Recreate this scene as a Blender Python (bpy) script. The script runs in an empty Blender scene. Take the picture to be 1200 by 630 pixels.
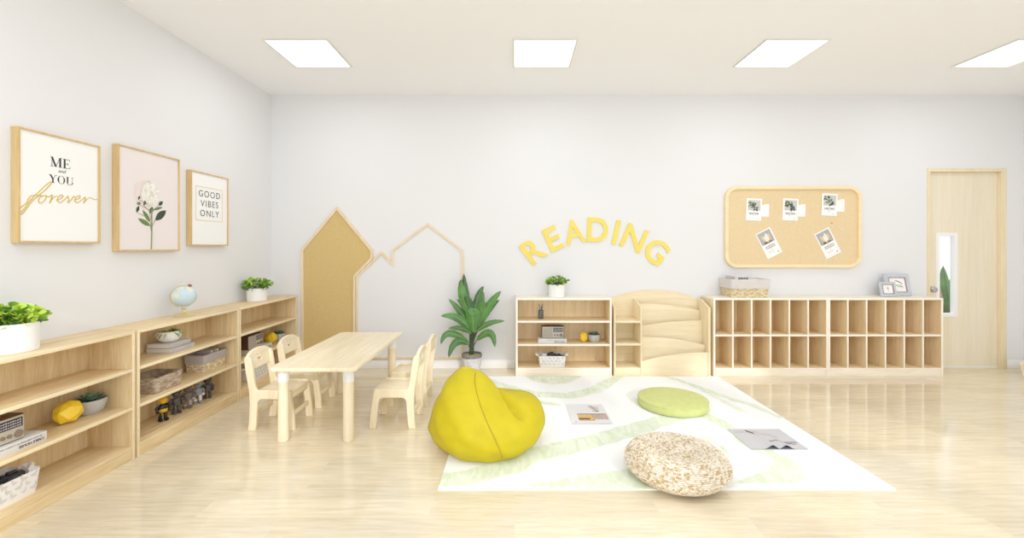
import bpy, bmesh, math, random
from mathutils import Matrix, Vector
PI = math.pi
sc = bpy.context.scene
col = sc.collection
FPX = 505.0; EYE = 1.27; D = 4.545      # focal length in px of a 1200 px wide frame, eye height, far wall distance

# ------------------------------------------------------------------ materials
def lin(c):
    return tuple((x/12.92 if x <= .04045 else ((x+.055)/1.055)**2.4) for x in c)
def rgb(r, g, b):
    return lin((r/255, g/255, b/255))+(1,)
def newmat(name):
    m = bpy.data.materials.new(name); m.use_nodes = True
    nt = m.node_tree
    return m, nt, nt.nodes['Principled BSDF']
def flat(name, c, rough=.6, metal=0, spec=.5, noise=0, nscale=40, bump=0, coat=0):
    m, nt, b = newmat(name)
    b.inputs['Base Color'].default_value = rgb(*c)
    b.inputs['Roughness'].default_value = rough
    b.inputs['Metallic'].default_value = metal
    b.inputs['Specular IOR Level'].default_value = spec
    b.inputs['Coat Weight'].default_value = coat
    if noise or bump:
        tc = nt.nodes.new('ShaderNodeTexCoord')
        n = nt.nodes.new('ShaderNodeTexNoise'); n.inputs['Scale'].default_value = nscale
        n.inputs['Detail'].default_value = 4
        nt.links.new(tc.outputs['Object'], n.inputs['Vector'])
        if noise:
            r = nt.nodes.new('ShaderNodeValToRGB')
            r.color_ramp.elements[0].position = .3; r.color_ramp.elements[1].position = .7
            r.color_ramp.elements[0].color = rgb(*[max(0, x*(1-noise)) for x in c])
            r.color_ramp.elements[1].color = rgb(*[min(255, x*(1+noise*.6)) for x in c])
            nt.links.new(n.outputs['Fac'], r.inputs['Fac'])
            nt.links.new(r.outputs['Color'], b.inputs['Base Color'])
        if bump:
            bp = nt.nodes.new('ShaderNodeBump'); bp.inputs['Strength'].default_value = bump
            bp.inputs['Distance'].default_value = .004
            nt.links.new(n.outputs['Fac'], bp.inputs['Height'])
            nt.links.new(bp.outputs['Normal'], b.inputs['Normal'])
    return m
def emis(name, c, s):
    m, nt, b = newmat(name)
    b.inputs['Base Color'].default_value = rgb(*c)
    b.inputs['Emission Color'].default_value = rgb(*c)
    b.inputs['Emission Strength'].default_value = s
    return m
def wood(name, dark, light, axis, rough=.42, contrast=1.0, wav=26):
    """grain runs along axis 0/1/2 of the object"""
    m, nt, b = newmat(name)
    tc = nt.nodes.new('ShaderNodeTexCoord')
    mp = nt.nodes.new('ShaderNodeMapping')
    s = [1, 1, 1]; s[axis] = .07
    mp.inputs['Scale'].default_value = s
    mp.inputs['Location'].default_value = (.37, .11, .23)
    nt.links.new(tc.outputs['Object'], mp.inputs['Vector'])
    n1 = nt.nodes.new('ShaderNodeTexNoise'); n1.inputs['Scale'].default_value = wav
    n1.inputs['Detail'].default_value = 5; n1.inputs['Distortion'].default_value = .6
    nt.links.new(mp.outputs['Vector'], n1.inputs['Vector'])
    n2 = nt.nodes.new('ShaderNodeTexNoise'); n2.inputs['Scale'].default_value = wav*6
    n2.inputs['Detail'].default_value = 3
    nt.links.new(mp.outputs['Vector'], n2.inputs['Vector'])
    mx = nt.nodes.new('ShaderNodeMath'); mx.operation = 'MULTIPLY_ADD'
    mx.inputs[1].default_value = .35
    nt.links.new(n2.outputs['Fac'], mx.inputs[0]); 
    sc1 = nt.nodes.new('ShaderNodeMath'); sc1.operation = 'MULTIPLY'; sc1.inputs[1].default_value = .65
    nt.links.new(n1.outputs['Fac'], sc1.inputs[0])
    nt.links.new(sc1.outputs[0], mx.inputs[2])
    r = nt.nodes.new('ShaderNodeValToRGB')
    r.color_ramp.elements[0].position = .5-.16/contrast; r.color_ramp.elements[1].position = .5+.13/contrast
    r.color_ramp.elements[0].color = rgb(*dark); r.color_ramp.elements[1].color = rgb(*light)
    nt.links.new(mx.outputs[0], r.inputs['Fac'])
    nt.links.new(r.outputs['Color'], b.inputs['Base Color'])
    b.inputs['Roughness'].default_value = rough
    b.inputs['Specular IOR Level'].default_value = .35
    return m
def woven(name, c1, c2, c3, sx, sy, strength=.8, polar=False):
    """checker-like woven strands from two wave textures in object space"""
    m, nt, b = newmat(name)
    tc = nt.nodes.new('ShaderNodeTexCoord')
    v = nt.nodes.new('ShaderNodeTexVoronoi'); v.inputs['Scale'].default_value = 1
    mp = nt.nodes.new('ShaderNodeMapping'); mp.inputs['Scale'].default_value = (sx, sx, sy)
    nt.links.new(tc.outputs['Object'], mp.inputs['Vector'])
    nt.links.new(mp.outputs['Vector'], v.inputs['Vector'])
    r = nt.nodes.new('ShaderNodeValToRGB')
    e = r.color_ramp.elements
    e[0].position = 0; e[0].color = rgb(*c1)
    e[1].position = 1; e[1].color = rgb(*c3)
    k = e.new(.5); k.color = rgb(*c2)
    sep = nt.nodes.new('ShaderNodeSeparateColor')
    nt.links.new(v.outputs['Color'], sep.inputs[0])
    nt.links.new(sep.outputs[0], r.inputs['Fac'])
    mixn = nt.nodes.new('ShaderNodeMix'); mixn.data_type = 'RGBA'; mixn.blend_type = 'MULTIPLY'
    mixn.inputs[0].default_value = .32
    r2 = nt.nodes.new('ShaderNodeValToRGB')
    r2.color_ramp.elements[0].position = .35; r2.color_ramp.elements[0].color = (1, 1, 1, 1)
    r2.color_ramp.elements[1].position = .75; r2.color_ramp.elements[1].color = (.25, .2, .15, 1)
    nt.links.new(v.outputs['Distance'], r2.inputs['Fac'])
    nt.links.new(r.outputs['Color'], mixn.inputs[6]); nt.links.new(r2.outputs['Color'], mixn.inputs[7])
    nt.links.new(mixn.outputs[2], b.inputs['Base Color'])
    bp = nt.nodes.new('ShaderNodeBump'); bp.inputs['Strength'].default_value = strength
    bp.inputs['Distance'].default_value = .006; bp.invert = True
    nt.links.new(v.outputs['Distance'], bp.inputs['Height']); nt.links.new(bp.outputs['Normal'], b.inputs['Normal'])
    b.inputs['Roughness'].default_value = .8
    b.inputs['Specular IOR Level'].default_value = .2
    return m

M = {}
for i, a in enumerate('xyz'):
    M['oak_'+a] = wood('oak_grain_'+a, (210, 178, 126), (236, 213, 166), i, rough=.45, contrast=1.0)
    M['birch_'+a] = wood('birch_grain_'+a, (226, 206, 164), (244, 231, 200), i, rough=.4, contrast=.85)
    M['pale_'+a] = wood('pale_grain_'+a, (236, 222, 194), (250, 242, 226), i, rough=.45, contrast=.85)
M['honey_x'] = wood('honey_grain_x', (220, 190, 142), (240, 216, 172), 0, rough=.45)  # shaded copy of the pale wood, darker and warmer for cabinet insides
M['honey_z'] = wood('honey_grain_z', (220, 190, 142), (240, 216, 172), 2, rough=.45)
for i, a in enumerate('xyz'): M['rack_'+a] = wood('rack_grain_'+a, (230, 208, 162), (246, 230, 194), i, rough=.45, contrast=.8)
M['pale_edge'] = wood('pale_edge_band', (248, 240, 222), (252, 246, 232), 2, rough=.4)  # window light on the front edges, put into a lighter wood colour
M['oak_edge'] = wood('oak_edge_band', (236, 214, 170), (246, 228, 190), 0, rough=.4)  # oak front edges painted lighter, as if lit from the windows
M['frame_wood'] = wood('frame_wood', (196, 160, 98), (220, 188, 130), 2, rough=.5)
M['trim_wood'] = wood('trim_wood', (222, 198, 158), (238, 218, 184), 2, rough=.5)
M['board_wood'] = wood('board_wood', (238, 212, 158), (248, 228, 184), 0, rough=.5)
M['wall'] = flat('wall_paint', (229, 229, 230), rough=.75, spec=.2)
M['ceiling'] = flat('ceiling_paint', (246, 246, 248), rough=.85, spec=.1)
M['skirting'] = flat('skirting_paint', (244, 244, 244), rough=.4)
M['white'] = flat('white_ceramic', (244, 243, 241), rough=.35)
M['white_paper'] = flat('white_paper', (246, 246, 244), rough=.7, spec=.2)
M['white_plastic'] = flat('white_plastic', (240, 242, 244), rough=.4)
M['panel'] = emis('panel_light', (255, 255, 255), 2.2)
M['panel_rim'] = flat('panel_rim', (222, 220, 214), rough=.5)
M['cork'] = flat('cork_dark', (210, 180, 116), rough=.9, spec=.1, noise=.07, nscale=170, bump=.2)
M['cork_light'] = flat('cork_light', (230, 204, 158), rough=.9, spec=.1, noise=.05, nscale=170, bump=.2)
M['yellow_fabric'] = flat('yellow_fabric', (186, 168, 8), rough=.65, spec=.25, noise=.03, nscale=14, bump=.15)
M['yellow_seam'] = flat('yellow_seam', (160, 142, 0), rough=.8)
M['green_fabric'] = flat('green_fabric', (196, 202, 124), rough=.75, spec=.2, noise=.03, nscale=20)
M['letter'] = flat('yellow_letter', (240, 214, 84), rough=.5)
M['gold_ink'] = flat('gold_ink', (204, 170, 12), rough=.5)
M['gold_line'] = flat('gold_line', (222, 196, 140), rough=.5)
M['ink'] = flat('black_ink', (28, 28, 30), rough=.6)
M['grey_ink'] = flat('grey_ink', (120, 124, 132), rough=.6)
M['pink_paper'] = flat('pink_paper', (234, 225, 224), rough=.7, spec=.2)
M['petal'] = flat('petal_white', (240, 237, 226), rough=.7, noise=.06, nscale=60)
M['petal_shade'] = flat('petal_shade', (222, 214, 196), rough=.7)
M['pink_shadow'] = flat('pink_tint', (231, 215, 213), rough=.7)
M['leaf_dark'] = flat('leaf_dark', (38, 58, 40), rough=.6)
M['leaf_mid'] = flat('leaf_mid', (92, 120, 58), rough=.5)
M['stem'] = flat('stem_green', (126, 140, 88), rough=.5)
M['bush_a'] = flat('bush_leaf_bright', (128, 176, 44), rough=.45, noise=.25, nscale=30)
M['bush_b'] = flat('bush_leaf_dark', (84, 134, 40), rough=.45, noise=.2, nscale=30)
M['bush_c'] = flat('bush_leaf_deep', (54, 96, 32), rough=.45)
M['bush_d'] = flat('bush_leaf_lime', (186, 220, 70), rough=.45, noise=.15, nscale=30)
M['soil'] = flat('soil', (52, 42, 32), rough=.95)
M['moss'] = flat('moss_soil', (150, 146, 84), rough=.95, noise=.25, nscale=90, bump=.6)
M['banana'] = flat('banana_leaf', (74, 128, 54), rough=.35, noise=.22, nscale=9)
M['banana_dark'] = flat('banana_leaf_dark', (52, 100, 42), rough=.35, noise=.22, nscale=9)
M['banana_rib'] = flat('banana_rib', (136, 170, 92), rough=.4)
M['banana_stem'] = flat('banana_stem', (46, 66, 34), rough=.5)
M['stone_pot'] = flat('stone_pot', (206, 206, 208), rough=.7, noise=.10, nscale=26, bump=.4)
M['stone_rim'] = flat('stone_rim', (128, 118, 116), rough=.8, noise=.25, nscale=50, bump=.5)
M['grey_bowl'] = flat('grey_bowl', (178, 176, 172), rough=.6)
M['succ'] = flat('succulent_green', (88, 126, 100), rough=.5, noise=.12, nscale=40)
M['succ_tip'] = flat('succulent_pale', (130, 160, 130), rough=.5)
M['lemon'] = flat('lemon_ceramic', (238, 196, 30), rough=.4)
M['radio_body'] = flat('radio_brown', (74, 44, 34), rough=.4)
M['radio_face'] = flat('radio_face', (186, 176, 160), rough=.45)
M['radio_grille'] = flat('radio_grille', (164, 154, 138), rough=.7, noise=.1, nscale=300)
M['radio_knob'] = flat('radio_knob', (120, 104, 88), rough=.4)
M['dark'] = flat('dark_plastic', (34, 34, 36), rough=.4)
M['dark2'] = flat('charcoal_plastic', (62, 62, 64), rough=.45)
M['display_blue'] = flat('display_marks', (196, 190, 200), rough=.5)
M['book_cover'] = flat('book_cover', (214, 212, 208), rough=.6)
M['book_grey'] = flat('grey_cover', (188, 182, 178), rough=.65)
M['page_edge'] = flat('page_edge', (232, 228, 220), rough=.8)
M['fabric_white'] = flat('fabric_white', (238, 236, 232), rough=.85, spec=.1, bump=.15, nscale=120)
M['rabbit'] = flat('rabbit_print', (210, 205, 200), rough=.85)
M['lining'] = flat('lining_cloth', (214, 208, 204), rough=.85, spec=.1, noise=.03, nscale=60)
M['lining2'] = flat('lining_cloth_grey', (176, 168, 164), rough=.85, spec=.1)
M['wicker_light'] = woven('wicker_light', (200, 174, 124), (228, 208, 164), (244, 230, 198), 42, 110, .7)
M['wicker_grey'] = woven('wicker_grey', (164, 140, 114), (188, 166, 140), (206, 190, 170), 34, 110, .7)
M['pouf_weave'] = woven('pouf_weave', (214, 190, 128), (232, 216, 186), (248, 242, 232), 95, 95, .5)
M['straw_a'] = flat('straw_pale', (234, 225, 208), rough=.7)
M['straw_b'] = flat('straw_mid', (214, 196, 162), rough=.7)
M['straw_c'] = flat('straw_tan', (188, 160, 108), rough=.7)
M['pouf_core'] = flat('pouf_core', (188, 166, 128), rough=.9)
M['globe_sea'] = flat('globe_sea', (196, 220, 232), rough=.3, noise=.06, nscale=12)
M['globe_land'] = flat('globe_land', (228, 228, 200), rough=.4)
M['brass'] = flat('pale_brass', (222, 202, 140), rough=.3, metal=.35)
M['copper'] = flat('rust_cap', (150, 84, 56), rough=.5)
M['pencil_b'] = flat('pencil_blue', (70, 110, 150), rough=.5)
M['pencil_y'] = flat('pencil_yellow', (214, 180, 90), rough=.5)
M['pencil_g'] = flat('pencil_grey', (110, 120, 120), rough=.5)
M['cup_glass'] = flat('smoky_cup', (88, 92, 92), rough=.2)
M['steel'] = flat('brushed_steel', (190, 186, 180), rough=.25, metal=.9)
M['photo_frame'] = flat('grey_blue_frame', (188, 196, 206), rough=.5, noise=.05, nscale=30)
M['photo_inner'] = flat('brown_lip', (160, 128, 116), rough=.5)
M['toy_blue'] = flat('toy_blue_grey', (132, 142, 148), rough=.45)
M['toy_brown'] = flat('toy_brown_grey', (104, 92, 84), rough=.45)
M['toy_tan'] = flat('toy_pale_limb', (170, 160, 150), rough=.45)
M['toy_charcoal'] = flat('toy_charcoal', (66, 64, 64), rough=.4)
M['toy_black'] = flat('toy_black', (22, 22, 24), rough=.35)
M['toy_yellow'] = flat('toy_yellow', (226, 176, 20), rough=.4)
M['page_grey'] = flat('magazine_page', (194, 194, 199), rough=.35)
M['page_light'] = flat('magazine_page_white', (226, 226, 228), rough=.4)
M['img_brown'] = flat('print_brown', (186, 164, 154), rough=.4, noise=.15, nscale=60)
M['img_orange'] = flat('print_orange', (214, 160, 90), rough=.4, noise=.2, nscale=90)
M['img_dark'] = flat('print_dark', (70, 58, 56), rough=.4)
M['img_grey'] = flat('print_grey', (168, 166, 166), rough=.4)
M['card_grey'] = flat('card_grey', (198, 196, 192), rough=.7)
M['brown_box'] = flat('brown_box', (150, 112, 84), rough=.7)
M['pin_orange'] = flat('pin_orange', (226, 130, 70), rough=.4)
M['pin_yellow'] = flat('tape_yellow', (236, 216, 130), rough=.5)

def door_mat():
    m = wood('door_ply', (228, 214, 182), (240, 230, 208), 2, rough=.5, wav=9, contrast=.8)
    return m
M['door'] = door_mat()
M['door_frame'] = wood('door_frame_wood', (228, 210, 168), (238, 224, 188), 2, rough=.5)

def floor_mat():
    m, nt, b = newmat('floor_planks')
    tc = nt.nodes.new('ShaderNodeTexCoord')
    br = nt.nodes.new('ShaderNodeTexBrick')
    br.inputs['Scale'].default_value = 1
    br.inputs['Brick Width'].default_value = 1.1; br.inputs['Row Height'].default_value = .145
    br.inputs['Mortar Size'].default_value = .0012; br.inputs['Mortar Smooth'].default_value = .3
    br.inputs['Color1'].default_value = (0, 0, 0, 1); br.inputs['Color2'].default_value = (1, 1, 1, 1)
    br.inputs['Mortar'].default_value = (.5, .5, .5, 1)
    br.offset = .37; br.offset_frequency = 2
    nt.links.new(tc.outputs['Object'], br.inputs['Vector'])
    sep = nt.nodes.new('ShaderNodeSeparateColor'); nt.links.new(br.outputs['Color'], sep.inputs[0])
    # offset the grain per plank
    cmb = nt.nodes.new('ShaderNodeCombineXYZ')
    ml = nt.nodes.new('ShaderNodeMath'); ml.operation = 'MULTIPLY'; ml.inputs[1].default_value = 7
    nt.links.new(sep.outputs[0], ml.inputs[0]); nt.links.new(ml.outputs[0], cmb.inputs[2])
    mp = nt.nodes.new('ShaderNodeMapping'); mp.inputs['Scale'].default_value = (.09, 1, 1)
    nt.links.new(tc.outputs['Object'], mp.inputs['Vector'])
    ad = nt.nodes.new('ShaderNodeVectorMath'); ad.operation = 'ADD'
    nt.links.new(mp.outputs['Vector'], ad.inputs[0]); nt.links.new(cmb.outputs[0], ad.inputs[1])
    n = nt.nodes.new('ShaderNodeTexNoise'); n.inputs['Scale'].default_value = 46; n.inputs['Detail'].default_value = 10; n.inputs['Roughness'].default_value = .62
    n.inputs['Distortion'].default_value = .5
    nt.links.new(ad.outputs[0], n.inputs['Vector'])
    r = nt.nodes.new('ShaderNodeValToRGB')
    r.color_ramp.elements[0].position = .28; r.color_ramp.elements[0].color = rgb(212, 194, 156)
    r.color_ramp.elements[1].position = .70; r.color_ramp.elements[1].color = rgb(235, 222, 194)
    nt.links.new(n.outputs['Fac'], r.inputs['Fac'])
    tone = nt.nodes.new('ShaderNodeMapRange')
    tone.inputs['To Min'].default_value = .92; tone.inputs['To Max'].default_value = 1.04
    nt.links.new(sep.outputs[0], tone.inputs['Value'])
    hv = nt.nodes.new('ShaderNodeHueSaturation')
    nt.links.new(tone.outputs[0], hv.inputs['Value']); nt.links.new(r.outputs['Color'], hv.inputs['Color'])
    mx = nt.nodes.new('ShaderNodeMix'); mx.data_type = 'RGBA'
    nt.links.new(br.outputs['Fac'], mx.inputs[0]); nt.links.new(hv.outputs['Color'], mx.inputs[6])
    mx.inputs[7].default_value = rgb(222, 206, 176)
    nt.links.new(mx.outputs[2], b.inputs['Base Color'])
    b.inputs['Roughness'].default_value = .09
    b.inputs['Specular IOR Level'].default_value = .7
    return m
M['floor'] = floor_mat()

def rug_mat():
    m, nt, b = newmat('rug_pile')
    at = nt.nodes.new('ShaderNodeAttribute'); at.attribute_name = 'pattern'
    tc = nt.nodes.new('ShaderNodeTexCoord')
    n = nt.nodes.new('ShaderNodeTexNoise'); n.inputs['Scale'].default_value = 16; n.inputs['Detail'].default_value = 5
    n.inputs['Distortion'].default_value = 1.5
    mp = nt.nodes.new('ShaderNodeMapping'); mp.inputs['Scale'].default_value = (1, .35, 1); mp.inputs['Rotation'].default_value = (0, 0, .6)
    nt.links.new(tc.outputs['Object'], mp.inputs['Vector']); nt.links.new(mp.outputs['Vector'], n.inputs['Vector'])
    r = nt.nodes.new('ShaderNodeValToRGB')
    r.color_ramp.elements[0].position = .3; r.color_ramp.elements[0].color = rgb(204, 218, 184)
    r.color_ramp.elements[1].position = .72; r.color_ramp.elements[1].color = rgb(236, 240, 224)
    nt.links.new(n.outputs['Fac'], r.inputs['Fac'])
    mx = nt.nodes.new('ShaderNodeMix'); mx.data_type = 'RGBA'
    nt.links.new(at.outputs['Fac'], mx.inputs[0]); mx.inputs[6].default_value = rgb(243, 244, 243)
    nt.links.new(r.outputs['Color'], mx.inputs[7]); nt.links.new(mx.outputs[2], b.inputs['Base Color'])
    b.inputs['Roughness'].default_value = .95; b.inputs['Specular IOR Level'].default_value = .1
    return m
M['rug'] = rug_mat()

def glass_mat():
    m = bpy.data.materials.new('door_glass'); m.use_nodes = True
    nt = m.node_tree; nt.nodes.clear()
    o = nt.nodes.new('ShaderNodeOutputMaterial'); mx = nt.nodes.new('ShaderNodeMixShader')
    t = nt.nodes.new('ShaderNodeBsdfTransparent'); g = nt.nodes.new('ShaderNodeBsdfGlossy')
    t.inputs['Color'].default_value = (.95, .97, .96, 1)
    g.inputs['Roughness'].default_value = .03; mx.inputs[0].default_value = .07
    nt.links.new(t.outputs[0], mx.inputs[1]); nt.links.new(g.outputs[0], mx.inputs[2]); nt.links.new(mx.outputs[0], o.inputs[0])
    return m
M['glass'] = glass_mat()

# ------------------------------------------------------------------ mesh helper
class MB:
    """collects shapes into one mesh"""
    def __init__(s):
        s.bm = bmesh.new(); s.mats = []
    def _mi(s, m):
        if isinstance(m, str): m = M[m]
        if m not in s.mats: s.mats.append(m)
        return s.mats.index(m)
    def _mark(s): return set(s.bm.faces)
    def _set(s, before, m):
        i = s._mi(m)
        for f in s.bm.faces:
            if f not in before: f.material_index = i
    def _merge(s, src, m, mat=None):
        i = s._mi(m); mp = {}
        for v in src.verts: mp[v.index] = s.bm.verts.new(mat @ v.co if mat is not None else v.co)
        for f in src.faces:
            s.bm.faces.new([mp[v.index] for v in f.verts]).material_index = i
        src.free(); return s
    def box(s, x0, x1, y0, y1, z0, z1, m, bev=0, seg=2, mat=None):
        b = bmesh.new(); bmesh.ops.create_cube(b, size=1)
        for v in b.verts:
            v.co = Vector(((x0+x1)/2+v.co.x*(x1-x0), (y0+y1)/2+v.co.y*(y1-y0), (z0+z1)/2+v.co.z*(z1-z0)))
        if bev: bmesh.ops.bevel(b, geom=b.edges[:], offset=bev, segments=seg, profile=.5, affect='EDGES')
        b.verts.index_update()
        return s._merge(b, m, mat)
    def lathe(s, prof, m, c=(0, 0, 0), seg=32, mat=None, mod=None):
        before = s._mark(); rings = []
        for (r, z) in prof:
            if r < 1e-6: rings.append([s.bm.verts.new((0, 0, z))]*seg)
            else:
                ring = []
                for k in range(seg):
                    a = 2*PI*k/seg; rr = r*(mod(a, z) if mod else 1)
                    ring.append(s.bm.verts.new((rr*math.cos(a), rr*math.sin(a), z)))
                rings.append(ring)
        for a, b in zip(rings, rings[1:]):
            for k in range(seg):
                q = []
                for v in (a[k], a[(k+1) % seg], b[(k+1) % seg], b[k]):
                    if v not in q: q.append(v)
                if len(q) > 2:
                    try: s.bm.faces.new(q)
                    except ValueError: pass
        new = {v for r_ in rings for v in r_}
        T = Matrix.Translation(c) @ (mat if mat is not None else Matrix())
        for v in new: v.co = T @ v.co
        s._set(before, m); return s
    def cyl(s, p0, p1, r0, m, r1=None, seg=20):
        p0 = Vector(p0); p1 = Vector(p1); d = p1-p0; L = d.length
        r1 = r0 if r1 is None else r1
        b = min(r0, r1, L)*.12
        R = d.to_track_quat('Z', 'Y').to_matrix().to_4x4()
        return s.lathe([(0, 0), (r0-b, 0), (r0, b), (r1, L-b), (r1-b, L), (0, L)], m, tuple(p0), seg, R)
    def tube(s, pts, r, m, seg=8, cap=True):
        pts = [Vector(p) for p in pts]; n = len(pts); before = s._mark()
        rs = r if isinstance(r, (list, tuple)) else [r]*n
        rings = []; up = Vector((0, 0, 1))
        for i, p in enumerate(pts):
            t = (pts[min(i+1, n-1)]-pts[max(i-1, 0)])
            if t.length < 1e-9: t = Vector((0, 0, 1))
            t.normalize()
            u = t.cross(up)
            if u.length < .05: u = t.cross(Vector((1, 0, 0)))
            u.normalize(); w = t.cross(u)
            rings.append([s.bm.verts.new(p+rs[i]*(math.cos(2*PI*k/seg)*u+math.sin(2*PI*k/seg)*w)) for k in range(seg)])
        for a, b in zip(rings, rings[1:]):
            for k in range(seg):
                s.bm.faces.new((a[k], a[(k+1) % seg], b[(k+1) % seg], b[k]))
        if cap:
            s.bm.faces.new(rings[0][::-1]); s.bm.faces.new(rings[-1])
        s._set(before, m); return s
    def frommesh(s, me, m, mat):
        b = bmesh.new(); b.from_mesh(me); bpy.data.meshes.remove(me); b.verts.index_update()
        return s._merge(b, m, mat)
    def plate(s, outlines, thick, m, mat=Matrix(), bev=0, bres=2):
        """flat plate (holes allowed) drawn in XY, centred in Z"""
        cu = bpy.data.curves.new('tmp', 'CURVE'); cu.dimensions = '2D'; cu.fill_mode = 'BOTH'
        for o in outlines:
            sp = cu.splines.new('POLY'); sp.points.add(len(o)-1)
            for p, q in zip(sp.points, o): p.co = (q[0], q[1], 0, 1)
            sp.use_cyclic_u = True
        cu.extrude = max(thick/2-bev, 0); cu.bevel_depth = bev; cu.bevel_resolution = bres
        if bev: cu.offset = -bev
        return s.frommesh(curve_mesh(cu), m, mat)
    def text(s, body, size, m, mat, thick=.002, offset=0, align='CENTER', spacing=1, shear=0):
        cu = bpy.data.curves.new('tmp', 'FONT'); cu.body = body; cu.size = size
        cu.align_x = align; cu.align_y = 'CENTER'; cu.extrude = thick/2; cu.offset = offset
        cu.space_character = spacing; cu.shear = shear
        return s.frommesh(curve_mesh(cu), m, mat)
    def ball(s, c, r, m, sub=3, mat=None):
        b = bmesh.new(); bmesh.ops.create_icosphere(b, subdivisions=sub, radius=1)
        rr = r if isinstance(r, (list, tuple)) else (r, r, r)
        T = Matrix.Translation(c) @ (mat if mat is not None else Matrix()) @ Matrix.Diagonal((*rr, 1))
        b.verts.index_update()
        return s._merge(b, m, T)
    def poly(s, pts, m):
        before = s._mark()
        s.bm.faces.new([s.bm.verts.new(p) for p in pts]); s._set(before, m); return s
    def build(s, name, parent=None, smooth=40, loc=None):
        me = bpy.data.meshes.new(name)
        bmesh.ops.recalc_face_normals(s.bm, faces=s.bm.faces[:]) if not getattr(s, 'keepn', False) else None
        s.bm.to_mesh(me); s.bm.free()
        for m in s.mats: me.materials.append(m)
        if smooth:
            me.polygons.foreach_set('use_smooth', [True]*len(me.polygons))
            me.set_sharp_from_angle(angle=math.radians(smooth))
        o = bpy.data.objects.new(name, me); col.objects.link(o)
        if parent: o.parent = parent
        if loc: o.location = loc
        return o
def curve_mesh(cu):
    o = bpy.data.objects.new('tmp', cu); col.objects.link(o)
    dg = bpy.context.evaluated_depsgraph_get(); dg.update()
    me = bpy.data.meshes.new_from_object(o.evaluated_get(dg))
    bpy.data.objects.remove(o); bpy.data.curves.remove(cu)
    return me
XZ = Matrix.Rotation(PI/2, 4, 'X')          # drawing plane XY -> upright, facing -Y
def at(x, y, z, base=XZ, rot=0): return Matrix.Translation((x, y, z)) @ base @ Matrix.Rotation(rot, 4, 'Z')

def thing(name, label, cat, loc=(0, 0, 0), rz=0, group=None):
    o = bpy.data.objects.new(name, None); col.objects.link(o)
    o.empty_display_size = .05
    o.location = loc; o.rotation_euler = (0, 0, rz); o['label'] = label; o['category'] = cat
    if group: o['group'] = group
    return o
def tag(o, label, cat, group=None):
    o['label'] = label; o['category'] = cat
    if group: o['group'] = group
    return o
def struct(o):
    o['kind'] = 'structure'; return o
def dup(root, loc, rz=None, label=None, scale=None):
    r = root.copy(); col.objects.link(r); r.location = loc; r.scale = (1, 1, 1)
    if rz is not None: r.rotation_euler = (0, 0, rz)
    if label: r['label'] = label
    if scale: r.scale = (scale,)*3
    for ch in list(root.children):
        c = ch.copy(); col.objects.link(c); c.parent = r
        for g in ch.children:
            d = g.copy(); col.objects.link(d); d.parent = c
    return r
def rrect(x0, x1, y0, y1, r, n=8):
    p = []
    for cx, cy, a0 in ((x1-r, y1-r, 0), (x0+r, y1-r, 90), (x0+r, y0+r, 180), (x1-r, y0+r, 270)):
        for k in range(n+1):
            a = math.radians(a0+90*k/n); p.append((cx+r*math.cos(a), cy+r*math.sin(a)))
    return p
def bez(p0, p1, p2, n):
    p0, p1, p2 = Vector(p0), Vector(p1), Vector(p2)
    return [(1-t)**2*p0+2*t*(1-t)*p1+t*t*p2 for t in [k/(n-1) for k in range(n)]]

# ------------------------------------------------------------------ room shell
XL, XR, ZC, YR = -2.565, 5.362, 2.872, -1.3
DX0, DX1, DZ = 4.350, 5.180, 2.108
struct(MB().box(XL-.1, 7.5, YR-.1, 7.6, -.1, 0, 'floor').build('floor', smooth=0))
struct(MB().box(XL-.1, XR+.1, YR-.1, D+.1, ZC, ZC+.1, 'ceiling').build('ceiling', smooth=0))
struct(MB().box(XL-.1, XL, YR-.1, D+.1, 0, ZC, 'wall').build('wall_left', smooth=0))
struct(MB().box(XR, XR+.1, YR-.1, D+.1, 0, ZC, 'wall').build('wall_right', smooth=0))
w = MB()
w.box(XL, DX0, D, D+.1, 0, ZC, 'wall'); w.box(DX1, XR, D, D+.1, 0, ZC, 'wall'); w.box(DX0, DX1, D, D+.1, DZ, ZC, 'wall')
struct(w.build('wall_back', smooth=0))
# window side behind the camera: piers, sill and head around tall openings
w = MB(); ops = [(-2.25, -1.1), (-.42, .24), (.7, 2.1), (2.57, 3.36), (3.7, 4.45)]
w.box(XL, XR, YR-.1, YR, 2.35, ZC, 'wall'); w.box(XL, XR, YR-.1, YR, 0, .1, 'wall')
x = XL
for a, b_ in ops+[(XR, XR)]:
    w.box(x, a, YR-.1, YR, .1, 2.35, 'wall'); x = b_
struct(w.build('wall_front', smooth=0))
# hallway beyond the door pane
hw = MB(); hw.box(3.4, 7.4, 6.9, 7.0, 0, 2.9, 'wall')
struct(hw.build('wall_hallway', smooth=0))
# skirting
def skirting(x0, x1):
    m = MB(); m.box(x0, x1, D-.014, D, 0, .078, 'skirting', .003); m.box(x0, x1, D-.009, D, .076, .09, 'skirting', .003); return m
struct(skirting(-2.284, .008).build('baseboard_back')); struct(skirting(4.246, DX0-.003).build('baseboard_cubby_side')); struct(skirting(DX1+.004, XR).build('baseboard_door_side'))
m = MB(); m.box(XL, XL+.014, YR, 1.605, 0, .078, 'skirting', .003); m.box(XL, XL+.009, YR, 1.605, .076, .09, 'skirting', .003)
struct(m.build('baseboard_left'))

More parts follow.
